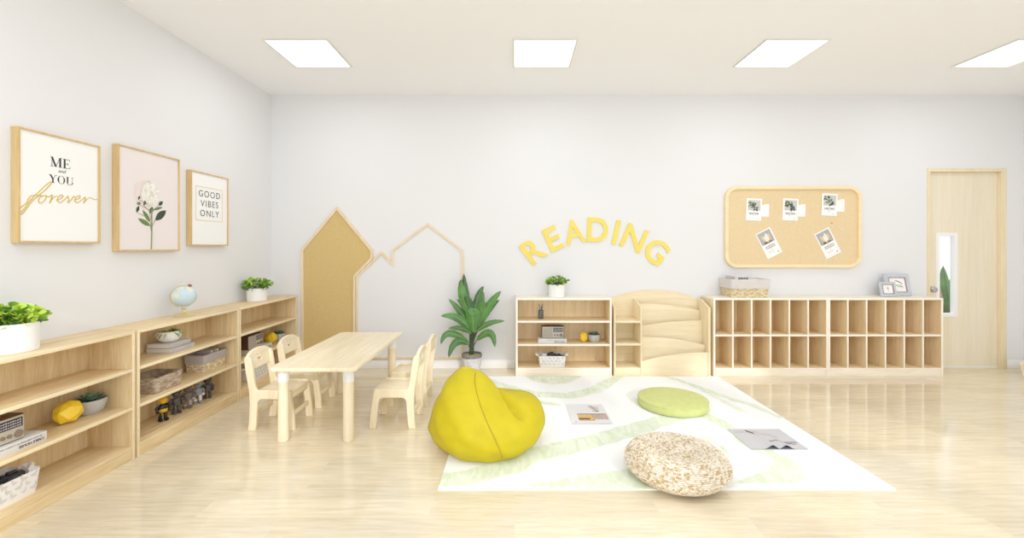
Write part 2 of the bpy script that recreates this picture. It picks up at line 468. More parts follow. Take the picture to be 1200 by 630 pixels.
# door
door = struct(bpy.data.objects.new('door_1', None)); col.objects.link(door); door.location = (DX0, D, 0)
W = DX1-DX0
m = MB(); m.box(0, .028, -.012, .09, 0, DZ-.04, 'door_frame', .002); m.box(W-.055, W, -.012, .09, 0, DZ-.04, 'door_frame', .002)
m.box(0, W, -.012, .09, DZ-.04, DZ, 'door_frame', .002)
m.build('door_frame', door)
gx0, gx1, gz0, gz1 = .135, .345, .545, 1.42
m = MB()
m.plate([[(.029, .012), (W-.056, .012), (W-.056, DZ-.042), (.029, DZ-.042)], [(gx0, gz0), (gx1, gz0), (gx1, gz1), (gx0, gz1)]], .036, 'door', at(0, .05, 0))
m.build('door_slab', door, 0)
m = MB(); m.plate([[(gx0-.008, gz0-.008), (gx1+.008, gz0-.008), (gx1+.008, gz1+.008), (gx0-.008, gz1+.008)], [(gx0+.028, gz0+.028), (gx1-.028, gz0+.028), (gx1-.028, gz1-.028), (gx0+.028, gz1-.028)]], .048, 'skirting', at(0, .05, 0), .003)
m.build('pane_frame', door)
m = MB(); m.box(gx0+.02, gx1-.02, .048, .052, gz0+.02, gz1-.02, 'glass'); m.build('glass_pane', door, 0)
m = MB(); m.lathe([(0, 0), (.034, 0), (.034, .006), (.014, .012), (.012, .03), (.028, .038), (.034, .052), (.026, .066), (0, .07)], 'steel', (.056, .032, .83), 28, Matrix.Rotation(PI/2, 4, 'X'))
m.build('door_knob', door)
m = MB(); m.box(.029, W-.056, .025, .08, 0, .011, 'skirting'); m.build('threshold', door)

# ceiling light panels
def ceiling_light():
    t = thing('ceiling_light', 'square recessed light panel above the wall, leftmost of the four', 'ceiling light', (-1.921, 3.311, ZC), 0, 'square ceiling light panels')
    s = .474; q = .483
    m = MB(); m.plate([[(-.012, -.012), (s+.012, -.012), (s+.012, q+.012), (-.012, q+.012)], [(0, 0), (s, 0), (s, q), (0, q)]], .014, 'panel_rim', Matrix.Translation((0, 0, -.0065)))
    m.build('frame', t, 0)
    m = MB(); m.box(.001, s-.001, .001, q-.001, -.006, .001, 'panel'); m.build('diffuser', t, 0)
    return t
cl = ceiling_light()
for x, lab in ((0.0, 'square recessed light panel above the yellow wall lettering'), (1.94, 'square recessed light panel above the framed notice board'), (3.87, 'square recessed light panel nearest the door, cut by the picture edge')):
    dup(cl, (x, 3.311, ZC), 0, lab)

# ------------------------------------------------------------------ shelving
def paint_lit_front(m, mat):  # recolours the front faces to the lit tone
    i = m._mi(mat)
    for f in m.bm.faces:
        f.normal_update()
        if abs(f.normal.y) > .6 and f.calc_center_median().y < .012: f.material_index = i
def bookcase(label, W, loc, rz, Dp=.28, H=.77, k='oak_', name='bookcase', group=None, cols=None, levels=(.545, .315)):
    t = thing(name, label, 'shelf unit' if not cols else 'storage cabinet', loc, rz, group)
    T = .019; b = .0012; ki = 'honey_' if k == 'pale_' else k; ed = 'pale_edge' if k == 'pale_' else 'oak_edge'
    m = MB(); m.box(0, W, 0, Dp, H-T, H, k+'x', b); paint_lit_front(m, ed); m.build('top_panel', t)
    for x in (0, W-T):
        m = MB(); m.box(x, x+T, 0, Dp, 0, H-T, ki+'z', b); paint_lit_front(m, ed); m.build('side_panel', t)
    m = MB(); m.box(T, W-T, .002, Dp-.005, .058, .08, ki+'x', b); paint_lit_front(m, k+'x'); m.build('bottom_panel', t)
    m = MB(); m.box(T, W-T, .004, .02, 0, .0605, k+'x', b); m.build('plinth', t)
    m = MB(); m.box(T, W-T, Dp-.01, Dp-.002, .06, H-T, ki+'z'); m.build('back_panel', t)
    for z in levels:
        m = MB(); m.box(T, W-T, .003, Dp-.005, z-T, z, ki+'x', b); paint_lit_front(m, ed); m.build('shelf', t)
    if cols:
        st = (W-T)/cols
        for i in range(1, cols):
            zs = [.08]+sorted(levels)+[H]
            for z0, z1 in zip(zs, zs[1:]):
                m = MB(); m.box(st*i, st*i+T*.8, .001, Dp-.01, z0, z1-T, ki+'z', b); paint_lit_front(m, ed); m.build('divider', t)
    return t
FX = -2.286
G = 'low bookcases along the left wall'
bookcase('near low bookcase on left wall holding the rabbit basket, cut by the picture edge', .985, (FX, 1.612, 0), PI/2, group=G)
bookcase('middle low bookcase on left wall, below the globe, with wicker baskets and toys', .965, (FX, 2.612, 0), PI/2, group=G)
bookcase('far low bookcase on left wall, in the corner behind the chairs', .955, (FX, 3.583, 0), PI/2, group=G)
CY = 4.264
bookcase('small three-tier bookcase against the back wall beside the leafy plant', .95, (.012, CY, 0), 0, Dp=.28, k='pale_')
CW = 1.1365
bookcase('left cubby cabinet of twelve compartments, carrying the lined wicker basket', CW, (1.968, CY, 0), 0, k='pale_', name='cubby_cabinet', group='twelve-compartment cubby cabinets', cols=6, levels=(.41,))
bookcase('right cubby cabinet of twelve compartments, beside the door, carrying the photo frames', CW, (1.968+CW+.001, CY, 0), 0, k='pale_', name='cubby_cabinet', group='twelve-compartment cubby cabinets', cols=6, levels=(.41,))

# book display rack
t = thing('book_display_rack', 'wooden book display rack with arched back and stepped curved pockets', 'book rack', (.985, CY, 0))
RW = .955
k = 'rack_'
def side(x, T=.016, f=.672, bk=.735, dd=.265):
    m = MB(); m.plate([rp([(0, 0), (dd, 0), (dd, bk), (.17, bk), (0, f)])], T, k+'z', Matrix.Translation((x+T/2, 0, 0)) @ Matrix(((0, 0, 1, 0), (1, 0, 0, 0), (0, 1, 0, 0), (0, 0, 0, 1))), .002)
    return m
def rp(p): return p
side(0).build('side_panel', t); side(RW-.022, .022).build('side_panel', t)
side(.262, .014).build('divider', t)
arc = [(0, 0), (RW, 0)]+[(RW*(1-u), .722+.108*math.sin(PI*u)**.8) for u in [i/28 for i in range(29)]]
m = MB(); m.plate([arc], .012, k+'x', at(0, .273, 0), .002); m.build('back_panel', t)
for z in (.544, .32, .08):
    m = MB(); m.box(.016, .262, .004, .264, z-.02, z, k+'x', .002); m.build('shelf', t)
m = MB(); m.box(.016, .262, .004, .018, 0, .06, k+'x', .002); m.build('plinth', t)
x0, x1 = .277, RW-.023
def tier(yf, zl, zr, bulge, z0, dirn):
    n = 24; top = []
    for i in range(n+1):
        u = i/n
        if dirn > 0: e = 1-(1-u)**2.1        # rises fast then levels to the right
        else: e = u**2.1
        top.append((x0+(x1-x0)*u, zl+(zr-zl)*e))
    o = [(x0, z0), (x1, z0)]+top[::-1]
    mm = MB(); mm.plate([o], .012, k+'x', at(0, yf, 0), .0015)
    return mm
for yf, zl, zr, z0, dn in ((.012, .145, .232, 0, 1), (.078, .372, .29, .03, -1), (.144, .462, .526, .24, 1), (.21, .692, .622, .45, -1)):
    tier(yf, zl, zr, 0, z0, dn).build('display_panel', t)
for y0, z in ((.018, .05), (.084, .19), (.15, .36), (.216, .53)):
    m = MB(); m.box(x0, x1, y0, y0+.056 if y0 < .2 else .267, z-.012, z, k+'x', .001); m.build('pocket_floor', t)

# ------------------------------------------------------------------ table
t = thing('children_table', 'low rectangular light wood table with white leg sockets', 'table', (-1.283, 3.305, 0))
TX0, TX1, TY0, TY1 = -.281, .279, -.585, .585
m = MB(); m.plate([rrect(TX0, TX1, TY0, TY1, .035)], .025, 'birch_y', Matrix.Translation((0, 0, .4975)), .005, 3); m.build('tabletop', t)
for x, y in ((-.241, -.465), (.188, -.465), (-.241, .48), (.205, .48)):
    m = MB(); m.cyl((x, y, 0), (x, y, .40), .0335, 'birch_z', seg=28); lg = m.build('leg', t)
    m = MB(); m.cyl((x, y, .388), (x, y, .4855), .0355, 'white_plastic', seg=28); m.build('leg_socket', lg)

# ------------------------------------------------------------------ chairs (front faces +X, back at x=0, y from 0 to .285)
def chair(label, loc, rz, group):
    t = thing('toddler_chair', label, 'chair', loc, rz, group)
    P = Matrix(((1, 0, 0, 0), (0, 0, -1, 0), (0, 1, 0, 0), (0, 0, 0, 1)))     # draw XY -> XZ plane
    prof = [(-.003, 0), (.046, 0), (.052, .03), (.062, .165)]
    prof += [(.062+.035*(1-math.cos(a)), .182+.035*math.sin(a)) for a in [PI/2*i/6 for i in range(7)]]
    prof += [(.223+.035*math.sin(a), .182+.035*math.cos(a)) for a in [PI/2*i/6 for i in range(7)]]
    prof += [(.262, .16), (.272, .05), (.276, .0), (.322, 0), (.316, .1), (.300, .2), (.292, .262), (.284, .278), (.06, .278), (.048, .292), (.040, .33),
             (.028, .42), (.016, .49), (.008, .508), (-.010, .514), (-.027, .506), (-.030, .49), (-.018, .40), (.004, .28), (.010, .18), (.004, .06)]
    for y in (.014, .271):
        m = MB(); m.plate([prof], .026, 'birch_z', Matrix.Translation((0, y, 0)) @ P, .005, 2); m.build('side_frame', t)
    m = MB(); m.box(.045, .298, .026, .259, .252, .27, 'birch_x', .004); m.build('seat', t)
    # backrest board, slightly curved, with cut-out smile
    B = [(.004, .415), (.281, .415), (.284, .49)]
    B += [(.1425+.1415*math.cos(a), .492+.062*math.sin(a)) for a in [PI*i/16 for i in range(17)]]
    B += [(.001, .49)]
    smile = [(.1425+.025*math.cos(a), .482+.020*math.sin(a)) for a in [PI+PI*i/10 for i in range(11)]]+[(.1425+.018*math.cos(a), .485+.004*math.sin(a)) for a in [-PI*i/6 for i in range(7)]]
    eye = lambda s: [(.1425+s*.016, .500), (.1425+s*.031, .515), (.1425+s*.036, .510), (.1425+s*.020, .495)]
    R = Matrix.Translation((.0465, 0, 0)) @ Matrix.Rotation(-.118, 4, 'Y') @ Matrix(((0, 0, 1, 0), (1, 0, 0, 0), (0, 1, 0, 0), (0, 0, 0, 1)))
    m = MB(); m.plate([B, smile, eye(1), eye(-1)], .022, 'birch_y', R @ Matrix.Translation((0, 0, 0)), .003)
    m.build('backrest', t)
    m = MB(); m.box(.012, .030, .02, .265, .09, .122, 'birch_y', .004); m.build('stretcher', t)
    m = MB(); m.box(.284, .300, .02, .265, .09, .122, 'birch_y', .004); m.build('stretcher', t)
    m = MB(); m.box(.272, .292, .024, .261, .215, .258, 'birch_y', .004); m.build('apron', t)
    return t
G = 'small wooden chairs around the low table'
c0 = chair('small wooden chair with smile cut-out, left of the table, nearer the camera', (-1.85, 2.99, 0), 0, G)
dup(c0, (-1.852, 3.405, 0), 0, 'small wooden chair left of the table, farther back beside the bookcase corner')
dup(c0, (-.697, 3.02+.285, 0), PI, 'small wooden chair on the right of the table, nearer the camera')
dup(c0, (-.697, 3.44+.285, 0), PI, 'small wooden chair on the right of the table, farther back near the plant')

# ------------------------------------------------------------------ wall art on the left wall
def frame(label, y, z0, z1, w, paper, name='framed_print'):
    t = thing(name, label, 'picture', (XL, y, z0), PI/2, 'framed prints on the left wall')
    H = z1-z0; dp = .04; fw = .009
    m = MB(); m.plate([[(0, 0), (w, 0), (w, H), (0, H)], [(fw, fw), (w-fw, fw), (w-fw, H-fw), (fw, H-fw)]], dp, 'frame_wood', at(0, -dp/2-.001, 0), .001, 1)
    m.build('frame', t, 30)
    p = MB(); p.box(fw+.0005, w-fw-.0005, -dp+.008, -.002, fw+.0005, H-fw-.0005, paper)
    return t, p, -dp+.0072
def wpt(px, py, y0, z0):      # flat drawing trace of the left-wall prints -> local plane coordinates
    Y = 2.526*FPX/(603-px); return (Y-y0, EYE+(290-py)*Y/FPX-z0)
# print 1
y0, z0 = 2.193, 1.296
t, p, yf = frame('large framed print with serif lettering and gold script, nearest the camera', y0, z0, 1.888, .435, 'white_paper')
def serif(p, word, cx, cz, h, m, yf, gap=.16):
    # thick/thin strokes with slab serifs; glyph boxes in units of cap height
    th, tn = .19, .05
    G = {'M': (1.1, [((.12, 0), (.12, 1), tn), ((.12, 1), (.5, 0), th), ((.5, 0), (.9, 1), tn), ((.93, 0), (.93, 1), th)], [(.12, 0, .3), (.93, 0, .36), (.1, 1, .24), (.98, 1, .26)]),
         'E': (.8, [((.2, 0), (.2, 1), th), ((.1, .97), (.7, .97), tn), ((.1, .03), (.75, .03), tn), ((.2, .5), (.55, .5), tn), ((.7, .78), (.7, 1), tn), ((.74, .02), (.74, .26), tn), ((.54, .38), (.54, .62), tn)], [(.2, 0, .36), (.2, 1, .36)]),
         'Y': (.9, [((.15, 1), (.46, .48), th), ((.8, 1), (.47, .48), tn), ((.46, 0), (.46, .5), th)], [(.46, 0, .4), (.15, 1, .36), (.82, 1, .26)]),
         'U': (.95, [((.2, .3), (.2, 1), th), ((.8, .3), (.8, 1), tn)], [(.2, 1, .36), (.8, 1, .26)])}
    ws = [G[c][0] if c in G else 1.0 for c in word]; tot = sum(ws)+gap*(len(word)-1)
    x = cx-tot*h/2
    def q(a, b, w_):
        a = Vector(a); b = Vector(b); d = (b-a).normalized(); n = Vector((-d.y, d.x))*w_/2
        if abs(d.y) > .3: n = Vector((w_/2/max(abs(d.y), .5), 0))
        p.plate([[tuple(v) for v in (a-n, a+n, b+n, b-n)]], .0006, m, Matrix.Translation((x, yf, cz-h/2)) @ XZ @ Matrix.Scale(h, 4))
    def ell(ccx, ccy, rx, ry, a0, a1, tk, tn_):
        n = 28; out = []; inn = []
        for i in range(n+1):
            a = a0+(a1-a0)*i/n; tt = tn_+(tk-tn_)*abs(math.cos(a))
            out.append((ccx+rx*math.cos(a), ccy+ry*math.sin(a))); inn.append((ccx+(rx-tt)*math.cos(a), ccy+(ry-tn_)*math.sin(a)))
        p.plate([out+inn[::-1]], .0006, m, Matrix.Translation((x, yf, cz-h/2)) @ XZ @ Matrix.Scale(h, 4))
    for c, w_ in zip(word, ws):
        if c == 'O': ell(.5, .5, .46, .52, 0, 2*PI*.9999, .19, .045)
        else:
            for s_ in G[c][1]: q(*s_)
            for sx_, sz_, sw in G[c][2]: q((sx_-sw/2, .025 if sz_ == 0 else .975), (sx_+sw/2, .025 if sz_ == 0 else .975), .05)
            if c == 'U': ell(.5, .32, .395, .34, PI, 2*PI, .15, .05)
        x += (w_+gap)*h
serif(p, 'ME', .212, 1.742-z0, .053, 'ink', yf, .08)
serif(p, 'YOU', .216, 1.648-z0, .044, 'ink', yf, .06)
p.text('and', .027, 'ink', at(.217, yf, 1.696-z0), .0006, 0, shear=.35)
strokes = [[(80, 425), (104, 400), (135, 360), (170, 325), (200, 298), (213, 290), (214, 297), (196, 318), (165, 345), (135, 372), (112, 402), (92, 424), (84, 402), (112, 378), (128, 350), (150, 345), (175, 347)],
           [(190, 346), (172, 352), (163, 366), (170, 378), (184, 370), (195, 352), (188, 346), (205, 352)],
           [(205, 352), (219, 344), (214, 360), (208, 378), (222, 356), (238, 348)],
           [(236, 365), (252, 360), (263, 350), (256, 344), (243, 354), (240, 368), (252, 375), (270, 362), (283, 348)],
           [(283, 348), (286, 362), (283, 376), (296, 364), (306, 350), (312, 354)],
           [(310, 364), (326, 360), (333, 350), (326, 347), (314, 357), (312, 370), (324, 376), (340, 364), (354, 352)],
           [(354, 352), (352, 366), (347, 378), (360, 362), (374, 355), (384, 360), (396, 363), (408, 362)]]
for st in strokes:
    pts = [wpt(a/3.5, 130+b/3.5, y0, z0) for a, b in st]
    V = [Vector((u, yf-.0002, v)) for u, v in pts]
    sm = []
    for i in range(len(V)-1):
        a, b, c, d_ = V[max(i-1, 0)], V[i], V[i+1], V[min(i+2, len(V)-1)]
        for k_ in range(6):
            s_ = k_/6
            sm.append(.5*((2*b)+(-a+c)*s_+(2*a-5*b+4*c-d_)*s_*s_+(-a+3*b-3*c+d_)*s_**3))
    sm.append(V[-1])
    sm = [Vector((min(max(v.x, .012), .423), v.y, v.z)) for v in sm]
    p.tube(sm, .0023, 'gold_ink', 6)
p.build('print', t, 30)
# print 2 : peony
y0, z0 = 2.745, 1.247
t, p, yf = frame('pink framed print of a white peony, the middle one of three', y0, z0, 1.933, .506, 'pink_paper')
rnd = random.Random(4)
def fpt(cx, cy):  # crop px of the middle print
    return wpt(130+cx/4.5, 160+cy/4.5, y0, z0)
cx, cz = fpt(212, 302)
def blob(cx, cz, rx, rz, m, yy, ang=0, n=14, jag=.12, pointed=False):
    o = []
    for i in range(n):
        a = 2*PI*i/n; r_ = 1+rnd.uniform(-jag, jag)
        ex, ez = rx*math.cos(a)*r_, rz*math.sin(a)*r_
        if pointed: ez *= (1-abs(math.cos(a))**3)
        o.append((cx+ex*math.cos(ang)-ez*math.sin(ang), yy, cz+ex*math.sin(ang)+ez*math.cos(ang)))
    p.poly(o, m)
blob(cx-.035, cz-.01, .09, .11, 'pink_shadow', yf)
sx, sz = fpt(219, 380); bx_, bz = fpt(217, 594)
for a, b, c, d_ in ((219, 380, 217, 594),):
    x1_, z1_ = fpt(a, b); x2_, z2_ = fpt(c, d_)
    p.tube([(x1_, yf-.0004, z1_), ((x1_+x2_)/2+.003, yf-.0004, (z1_+z2_)/2), (x2_, yf-.0004, max(z2_, .012))], .0045, 'stem', 6)
lay = .0003
for (ax, az, bx2, bz2, w_, mm) in ((212, 470, 150, 432, .017, 'leaf_mid'), (212, 450, 172, 388, .015, 'leaf_mid'), (238, 440, 294, 390, .026, 'leaf_dark'), (225, 386, 276, 372, .010, 'leaf_mid'),
                             (140, 398, 152, 366, .012, 'leaf_dark'), (176, 362, 190, 336, .010, 'leaf_dark'), (255, 362, 278, 342, .014, 'leaf_dark'), (148, 330, 158, 314, .008, 'leaf_dark'), (208, 404, 224, 372, .014, 'leaf_dark'), (140, 352, 162, 352, .011, 'leaf_mid')):
    x1_, z1_ = fpt(ax, az); x2_, z2_ = fpt(bx2, bz2); dx, dz = x2_-x1_, z2_-z1_; L = math.hypot(dx, dz)
    lay += .00008
    blob((x1_+x2_)/2, (z1_+z2_)/2, L/2*1.1, w_, mm, yf-lay, math.atan2(dz, dx), 14, .04, True)
    p.tube([(x1_, yf-.0005, z1_), fpt(219, az+40)[0:1]+(yf-.0005,)+fpt(219, az+40)[1:2]], .0018, 'stem', 5) if ax > 200 or ax < 180 else None
for i in range(130):
    a = rnd.uniform(0, 2*PI); q_ = math.sqrt(rnd.random())*.95
    px_, pz_ = cx+.066*q_*math.cos(a), cz+.082*q_*math.sin(a)
    lay = .0014+i*.000016
    blob(px_, pz_, rnd.uniform(.012, .022), rnd.uniform(.009, .014), rnd.choice(['petal', 'petal', 'white', 'petal_shade']), yf-lay, rnd.uniform(0, PI), 9, .2)
p.build('print', t, 0)
# print 3
y0, z0 = 3.366, 1.287
t, p, yf = frame('smallest framed print with thin capital lettering in a gold box, farthest from camera', y0, z0, 1.879, .438, 'white_paper')
p.plate([[(.057, 1.489-z0), (.368, 1.489-z0), (.368, 1.765-z0), (.057, 1.765-z0)], [(.062, 1.494-z0), (.363, 1.494-z0), (.363, 1.760-z0), (.062, 1.760-z0)]], .0006, 'gold_line', at(0, yf, 0))
for s_, z in (('GOOD', 1.706), ('VIBES', 1.627), ('ONLY', 1.548)):
    p.text(s_, .074, 'ink', at(.214, yf, z-z0), .0006, -.0002, spacing=1.22)
p.build('print', t, 0)

# ------------------------------------------------------------------ back wall decoration
def inset(poly, w):
    n = len(poly); out = []
    A = sum(poly[i][0]*poly[(i+1) % n][1]-poly[(i+1) % n][0]*poly[i][1] for i in range(n))
    sg = 1 if A > 0 else -1
    for i in range(n):
        a, b, c = Vector(poly[i-1]), Vector(poly[i]), Vector(poly[(i+1) % n])
        d1 = (b-a).normalized(); d2 = (c-b).normalized()
        n1 = Vector((-d1.y, d1.x))*sg; n2 = Vector((-d2.y, d2.x))*sg
        k_ = (n1+n2); k_ = k_/(k_.length_squared)*2
        out.append(tuple(b+k_*w))
    return out
def W2(px, py, Y=D-.02): return ((px-603)*Y/FPX, EYE-(py-290)*Y/FPX)
zb = .105
H1 = [W2(352.7, 292.5), W2(394.8, 241.5), W2(436.8, 292.5), W2(436.8, 303.5), W2(416.8, 324)]
H1 = [(H1[0][0], zb)]+H1+[(H1[4][0], zb)]
t = thing('house_pin_board', 'tall house-shaped cork board with pale wooden rim on the back wall', 'pin board', (0, D, 0))
inn = inset(H1, .026)
m = MB(); m.plate([H1, inn], .026, 'trim_wood', at(0, -.014, 0), .002); m.build('frame', t)
m = MB(); m.plate([inset(H1, .024)], .012, 'cork', at(0, -.008, 0)); m.build('cork_panel', t, 0)
H2 = [W2(417.0, 323.6), W2(446.5, 294.6), W2(459.2, 306.5), W2(459.2, 292.8), W2(501.0, 261.2), W2(542.8, 292.8)]
H2 = [(H2[0][0], zb)]+H2+[(H2[-1][0], zb)]
H2 = [(x_+(.003 if i in (0, 1) else 0), z_) for i, (x_, z_) in enumerate(H2)]
t = thing('house_white_board', 'white double-gabled house-shaped board with thin wooden outline behind the table', 'wall board', (0, D, 0))
m = MB(); m.plate([H2, inset(H2, .022)], .026, 'trim_wood', at(0, -.014, 0), .002); m.build('frame', t)
m = MB(); m.plate([inset(H2, .020)], .012, 'wall', at(0, -.008, 0)); m.build('panel', t, 0)

# letters along an arc
ccx, ccz = (696-603)*.009, EYE-(386-290)*.009
R0 = 1.052
words = [('R', 37.5), ('E', 24.3), ('A', 11.6), ('D', -2), ('I', -12.8), ('N', -23.6), ('G', -38.5)]
lbl = {'R': 'first yellow capital letter, an R, at the left end of the wall arc', 'E': 'yellow capital letter E in the arc on the wall', 'A': 'yellow capital letter A in the arc on the wall',
       'D': 'yellow capital letter D at the top of the wall arc', 'I': 'yellow capital letter I in the arc on the wall', 'N': 'yellow capital letter N in the arc on the wall', 'G': 'last yellow capital letter, a G, at the right end of the wall arc'}
for ch, ang in words:
    a = math.radians(ang)
    m = MB(); m.text(ch, .345, 'letter', at(0, 0, 0), .016, .006)
    me_center = [v.co.copy() for v in m.bm.verts]
    mx = (max(v.x for v in me_center)+min(v.x for v in me_center))/2; mz = (max(v.z for v in me_center)+min(v.z for v in me_center))/2
    for v in m.bm.verts: v.co.x -= mx; v.co.z -= mz
    hgt = max(v.co.z for v in m.bm.verts)*2
    for v in m.bm.verts: v.co.z *= .255/hgt; v.co.x *= .255/hgt*{'A': .84, 'D': .92}.get(ch, .97)
    o = m.build('wall_letter', None, 30); o.location = (ccx-R0*math.sin(a), D-.0085, ccz+R0*math.cos(a)); o.rotation_euler = (0, -a, 0)
    tag(o, lbl[ch], 'letter', 'yellow wall letters in an arc')

# framed cork board
bx0, bx1, bz0, bz1 = 2.206, 3.632, 1.06, 1.914
t = thing('cork_notice_board', 'wide cork notice board with rounded pale wood frame', 'notice board', (bx0, D, bz0))
BW, BH = bx1-bx0, bz1-bz0
m = MB(); m.plate([rrect(0, BW, 0, BH, .125, 12), rrect(.034, BW-.034, .034, BH-.034, .095, 12)], .042, 'board_wood', at(0, -.022, 0), .005, 3); m.build('frame', t)
m = MB(); m.plate([rrect(.03, BW-.03, .03, BH-.03, .1, 12)], .016, 'cork_light', at(0, -.012, 0)); m.build('cork_panel', t, 0)
YB = D-.0215
def on_board(px, py): return ((px-603)*YB/FPX, EYE-(py-290)*YB/FPX)
rnd = random.Random(9)
def card(px, py, lab):
    x, z = on_board(px, py)
    o = MB(); w_, h_ = .163, .232
    o.box(-w_/2, w_/2, -.001, 0, -h_/2, h_/2, 'white_paper')
    yy = -.0013
    o.poly([(-.062, yy, -.01), (.066, yy, -.01), (.066, yy, .098), (-.062, yy, .098)], 'card_grey')
    for i in range(44):
        a = rnd.uniform(0, 2*PI); r_ = rnd.random()**.5
        cx, cz = -.022+.04*r_*math.cos(a)+.014*0, .052+.036*r_*math.sin(a)
        if i > 30: cx, cz = .018+rnd.uniform(-.02, .022), .014+rnd.uniform(-.022, .022)
        s_ = rnd.uniform(.006, .013); an = rnd.uniform(0, PI); yyy = -.0015-.00002*i
        o.poly([(cx+s_*1.6*math.cos(an), yyy, cz+s_*1.6*math.sin(an)), (cx-s_*.6*math.sin(an), yyy, cz+s_*.6*math.cos(an)), (cx-s_*1.6*math.cos(an), yyy, cz-s_*1.6*math.sin(an)), (cx+s_*.6*math.sin(an), yyy, cz-s_*.6*math.cos(an))], rnd.choice(['leaf_dark', 'leaf_mid', 'bush_c']) if i < 31 else 'leaf_dark')
    o.tube([(-.01, -.0025, .05), (.004, -.0025, .0), (-.004, -.0025, -.07)], .0016, 'img_dark', 5)
    for k_ in range(9):
        xx = -.045+k_*.0115
        if 3 < k_ < 5: continue
        o.box(xx-.0036, xx+.0036, -.0016, -.001, -.052, -.032, 'grey_ink')
    o.box(.04, .046, -.0016, -.001, -.1, -.094, 'img_dark')
    ob = o.build('botanical_card', None, 0); ob.location = (x, YB-.0026, z); ob.rotation_euler = (0, .045, 0)
    tag(ob, lab, 'card', 'leaf cards pinned on the cork board'); return ob
for px, py, lab, ln in ((883.3, 245.4, 'white card with a green leaf picture at the upper left of the cork board', 'small blank white note tucked behind the leftmost leaf card'), (926, 245.4, 'white card with a green leaf picture, middle of the upper row on the cork board', 'small blank white note tucked behind the middle leaf card'), (971.8, 239.7, 'white card with a green leaf picture, upper right and highest on the cork board', 'small blank white note tucked behind the rightmost leaf card')):
    card(px, py, lab)
    x, z = on_board(px+11.6, py+.9)
    o = MB(); o.box(-.055, .055, -.001, 0, -.066, .066, 'white_paper'); o.box(-.02, .01, -.0014, -.0009, .055, .066, 'pin_yellow')
    ob = o.build('paper_note', None, 0); ob.location = (x, YB-.0006, z); ob.rotation_euler = (0, .03, 0)
    tag(ob, ln, 'note', 'blank notes on the cork board')
for px, py, lab in ((900.9, 284.7, 'tilted white photo card of pale flower buds, lower left of cork board'), (969.9, 284.7, 'tilted white photo card of pale flower buds, lower right of cork board')):
    x, z = on_board(px, py)
    o = MB(); w_, h_ = .172, .292
    o.box(-w_/2, w_/2, -.001, 0, -h_/2, h_/2, 'white_paper')
    yy = -.0013
    o.poly([(-.074, yy, .0), (.072, yy, .0), (.072, yy, .134), (-.074, yy, .134)], 'img_grey')
    for k_, (cx, cz, an) in enumerate(((-.03, .06, 1.9), (-.005, .05, 1.75), (.03, .055, 1.3), (.012, .07, 1.6))):
        pts = []
        for i in range(12):
            a = 2*PI*i/12; ex, ez = .042*math.cos(a), .013*math.sin(a)
            pts.append((cx+ex*math.cos(an)-ez*math.sin(an), yy-.0003-.0001*k_, cz+ex*math.sin(an)+ez*math.cos(an)))
        o.poly(pts, 'petal' if k_ % 2 else 'gold_line')
    o.poly([(-.05, yy-.0001, .005), (.05, yy-.0001, .005), (.02, yy-.0001, .03), (-.03, yy-.0001, .03)], 'img_dark')
    o.tube([(0, -.0022, .02), (.004, -.0022, -.03), (-.002, -.0022, -.075)], .0014, 'gold_ink', 5)
    for r_ in range(2):
        for k_ in range(8): o.box(-.052+k_*.0135, -.043+k_*.0135, -.0016, -.001, -.034-r_*.018, -.023-r_*.018, 'grey_ink')
    o.box(.045, .056, -.0016, -.001, -.125, -.114, 'ink')
    for k_ in range(3): o.box(-.05, .02, -.0014, -.001, -.085-k_*.008, -.083-k_*.008, 'card_grey')
    ob = o.build('photo_card', None, 0); ob.location = (x, YB-.0006, z); ob.rotation_euler = (0, -.44, 0)
    ob.rotation_euler = (0, -math.radians(25), 0) if False else (0, -math.radians(27), 0)
    tag(ob, lab, 'card', 'flower photo cards on the cork board')
for px, py, mm, lab in ((973.5, 261.2, 'pin_orange', 'tiny orange push pin in the cork board'), (974.3, 265.8, 'white', 'tiny white push pin below the orange pin'), (985, 268.6, 'white', 'tiny white push pin farthest right on the cork board')):
    x, z = on_board(px, py)
    o = MB(); o.lathe([(0, 0), (.0012, 0), (.0012, .008), (.005, .010), (.006, .02), (0, .022)], mm, (0, 0, 0), 12, Matrix.Rotation(PI/2, 4, 'X'))
    ob = o.build('push_pin'); ob.location = (x, YB+.0012, z); tag(ob, lab, 'push pin', 'push pins in the cork board')

# ------------------------------------------------------------------ planters
def leafmesh(m, base, d, L, w, mat, fold=.25, droop=.3, n=5, up=Vector((0, 0, 1))):
    d = Vector(d).normalized(); sidev = d.cross(up)
    if sidev.length < .05: sidev = Vector((1, 0, 0))
    sidev.normalize(); nn = sidev.cross(d)
    before = m._mark(); rows = []
    for i in range(n):
        u = i/(n-1); wd = w*math.sin(PI*min(1, u*.93+.05))**.8 if i < n-1 else 0
        c = Vector(base)+d*L*u-Vector((0, 0, 1))*droop*L*u*u
        if i in (n-1,): rows.append([m.bm.verts.new(c)])
        else: rows.append([m.bm.verts.new(c-sidev*wd+nn*wd*fold), m.bm.verts.new(c), m.bm.verts.new(c+sidev*wd+nn*wd*fold)])
    for a, b in zip(rows, rows[1:]):
        if len(b) == 3:
            m.bm.faces.new((a[0], a[1], b[1], b[0])); m.bm.faces.new((a[1], a[2], b[2], b[1]))
        else:
            m.bm.faces.new((a[0], a[1], b[0])); m.bm.faces.new((a[1], a[2], b[0]))
    m._set(before, mat)
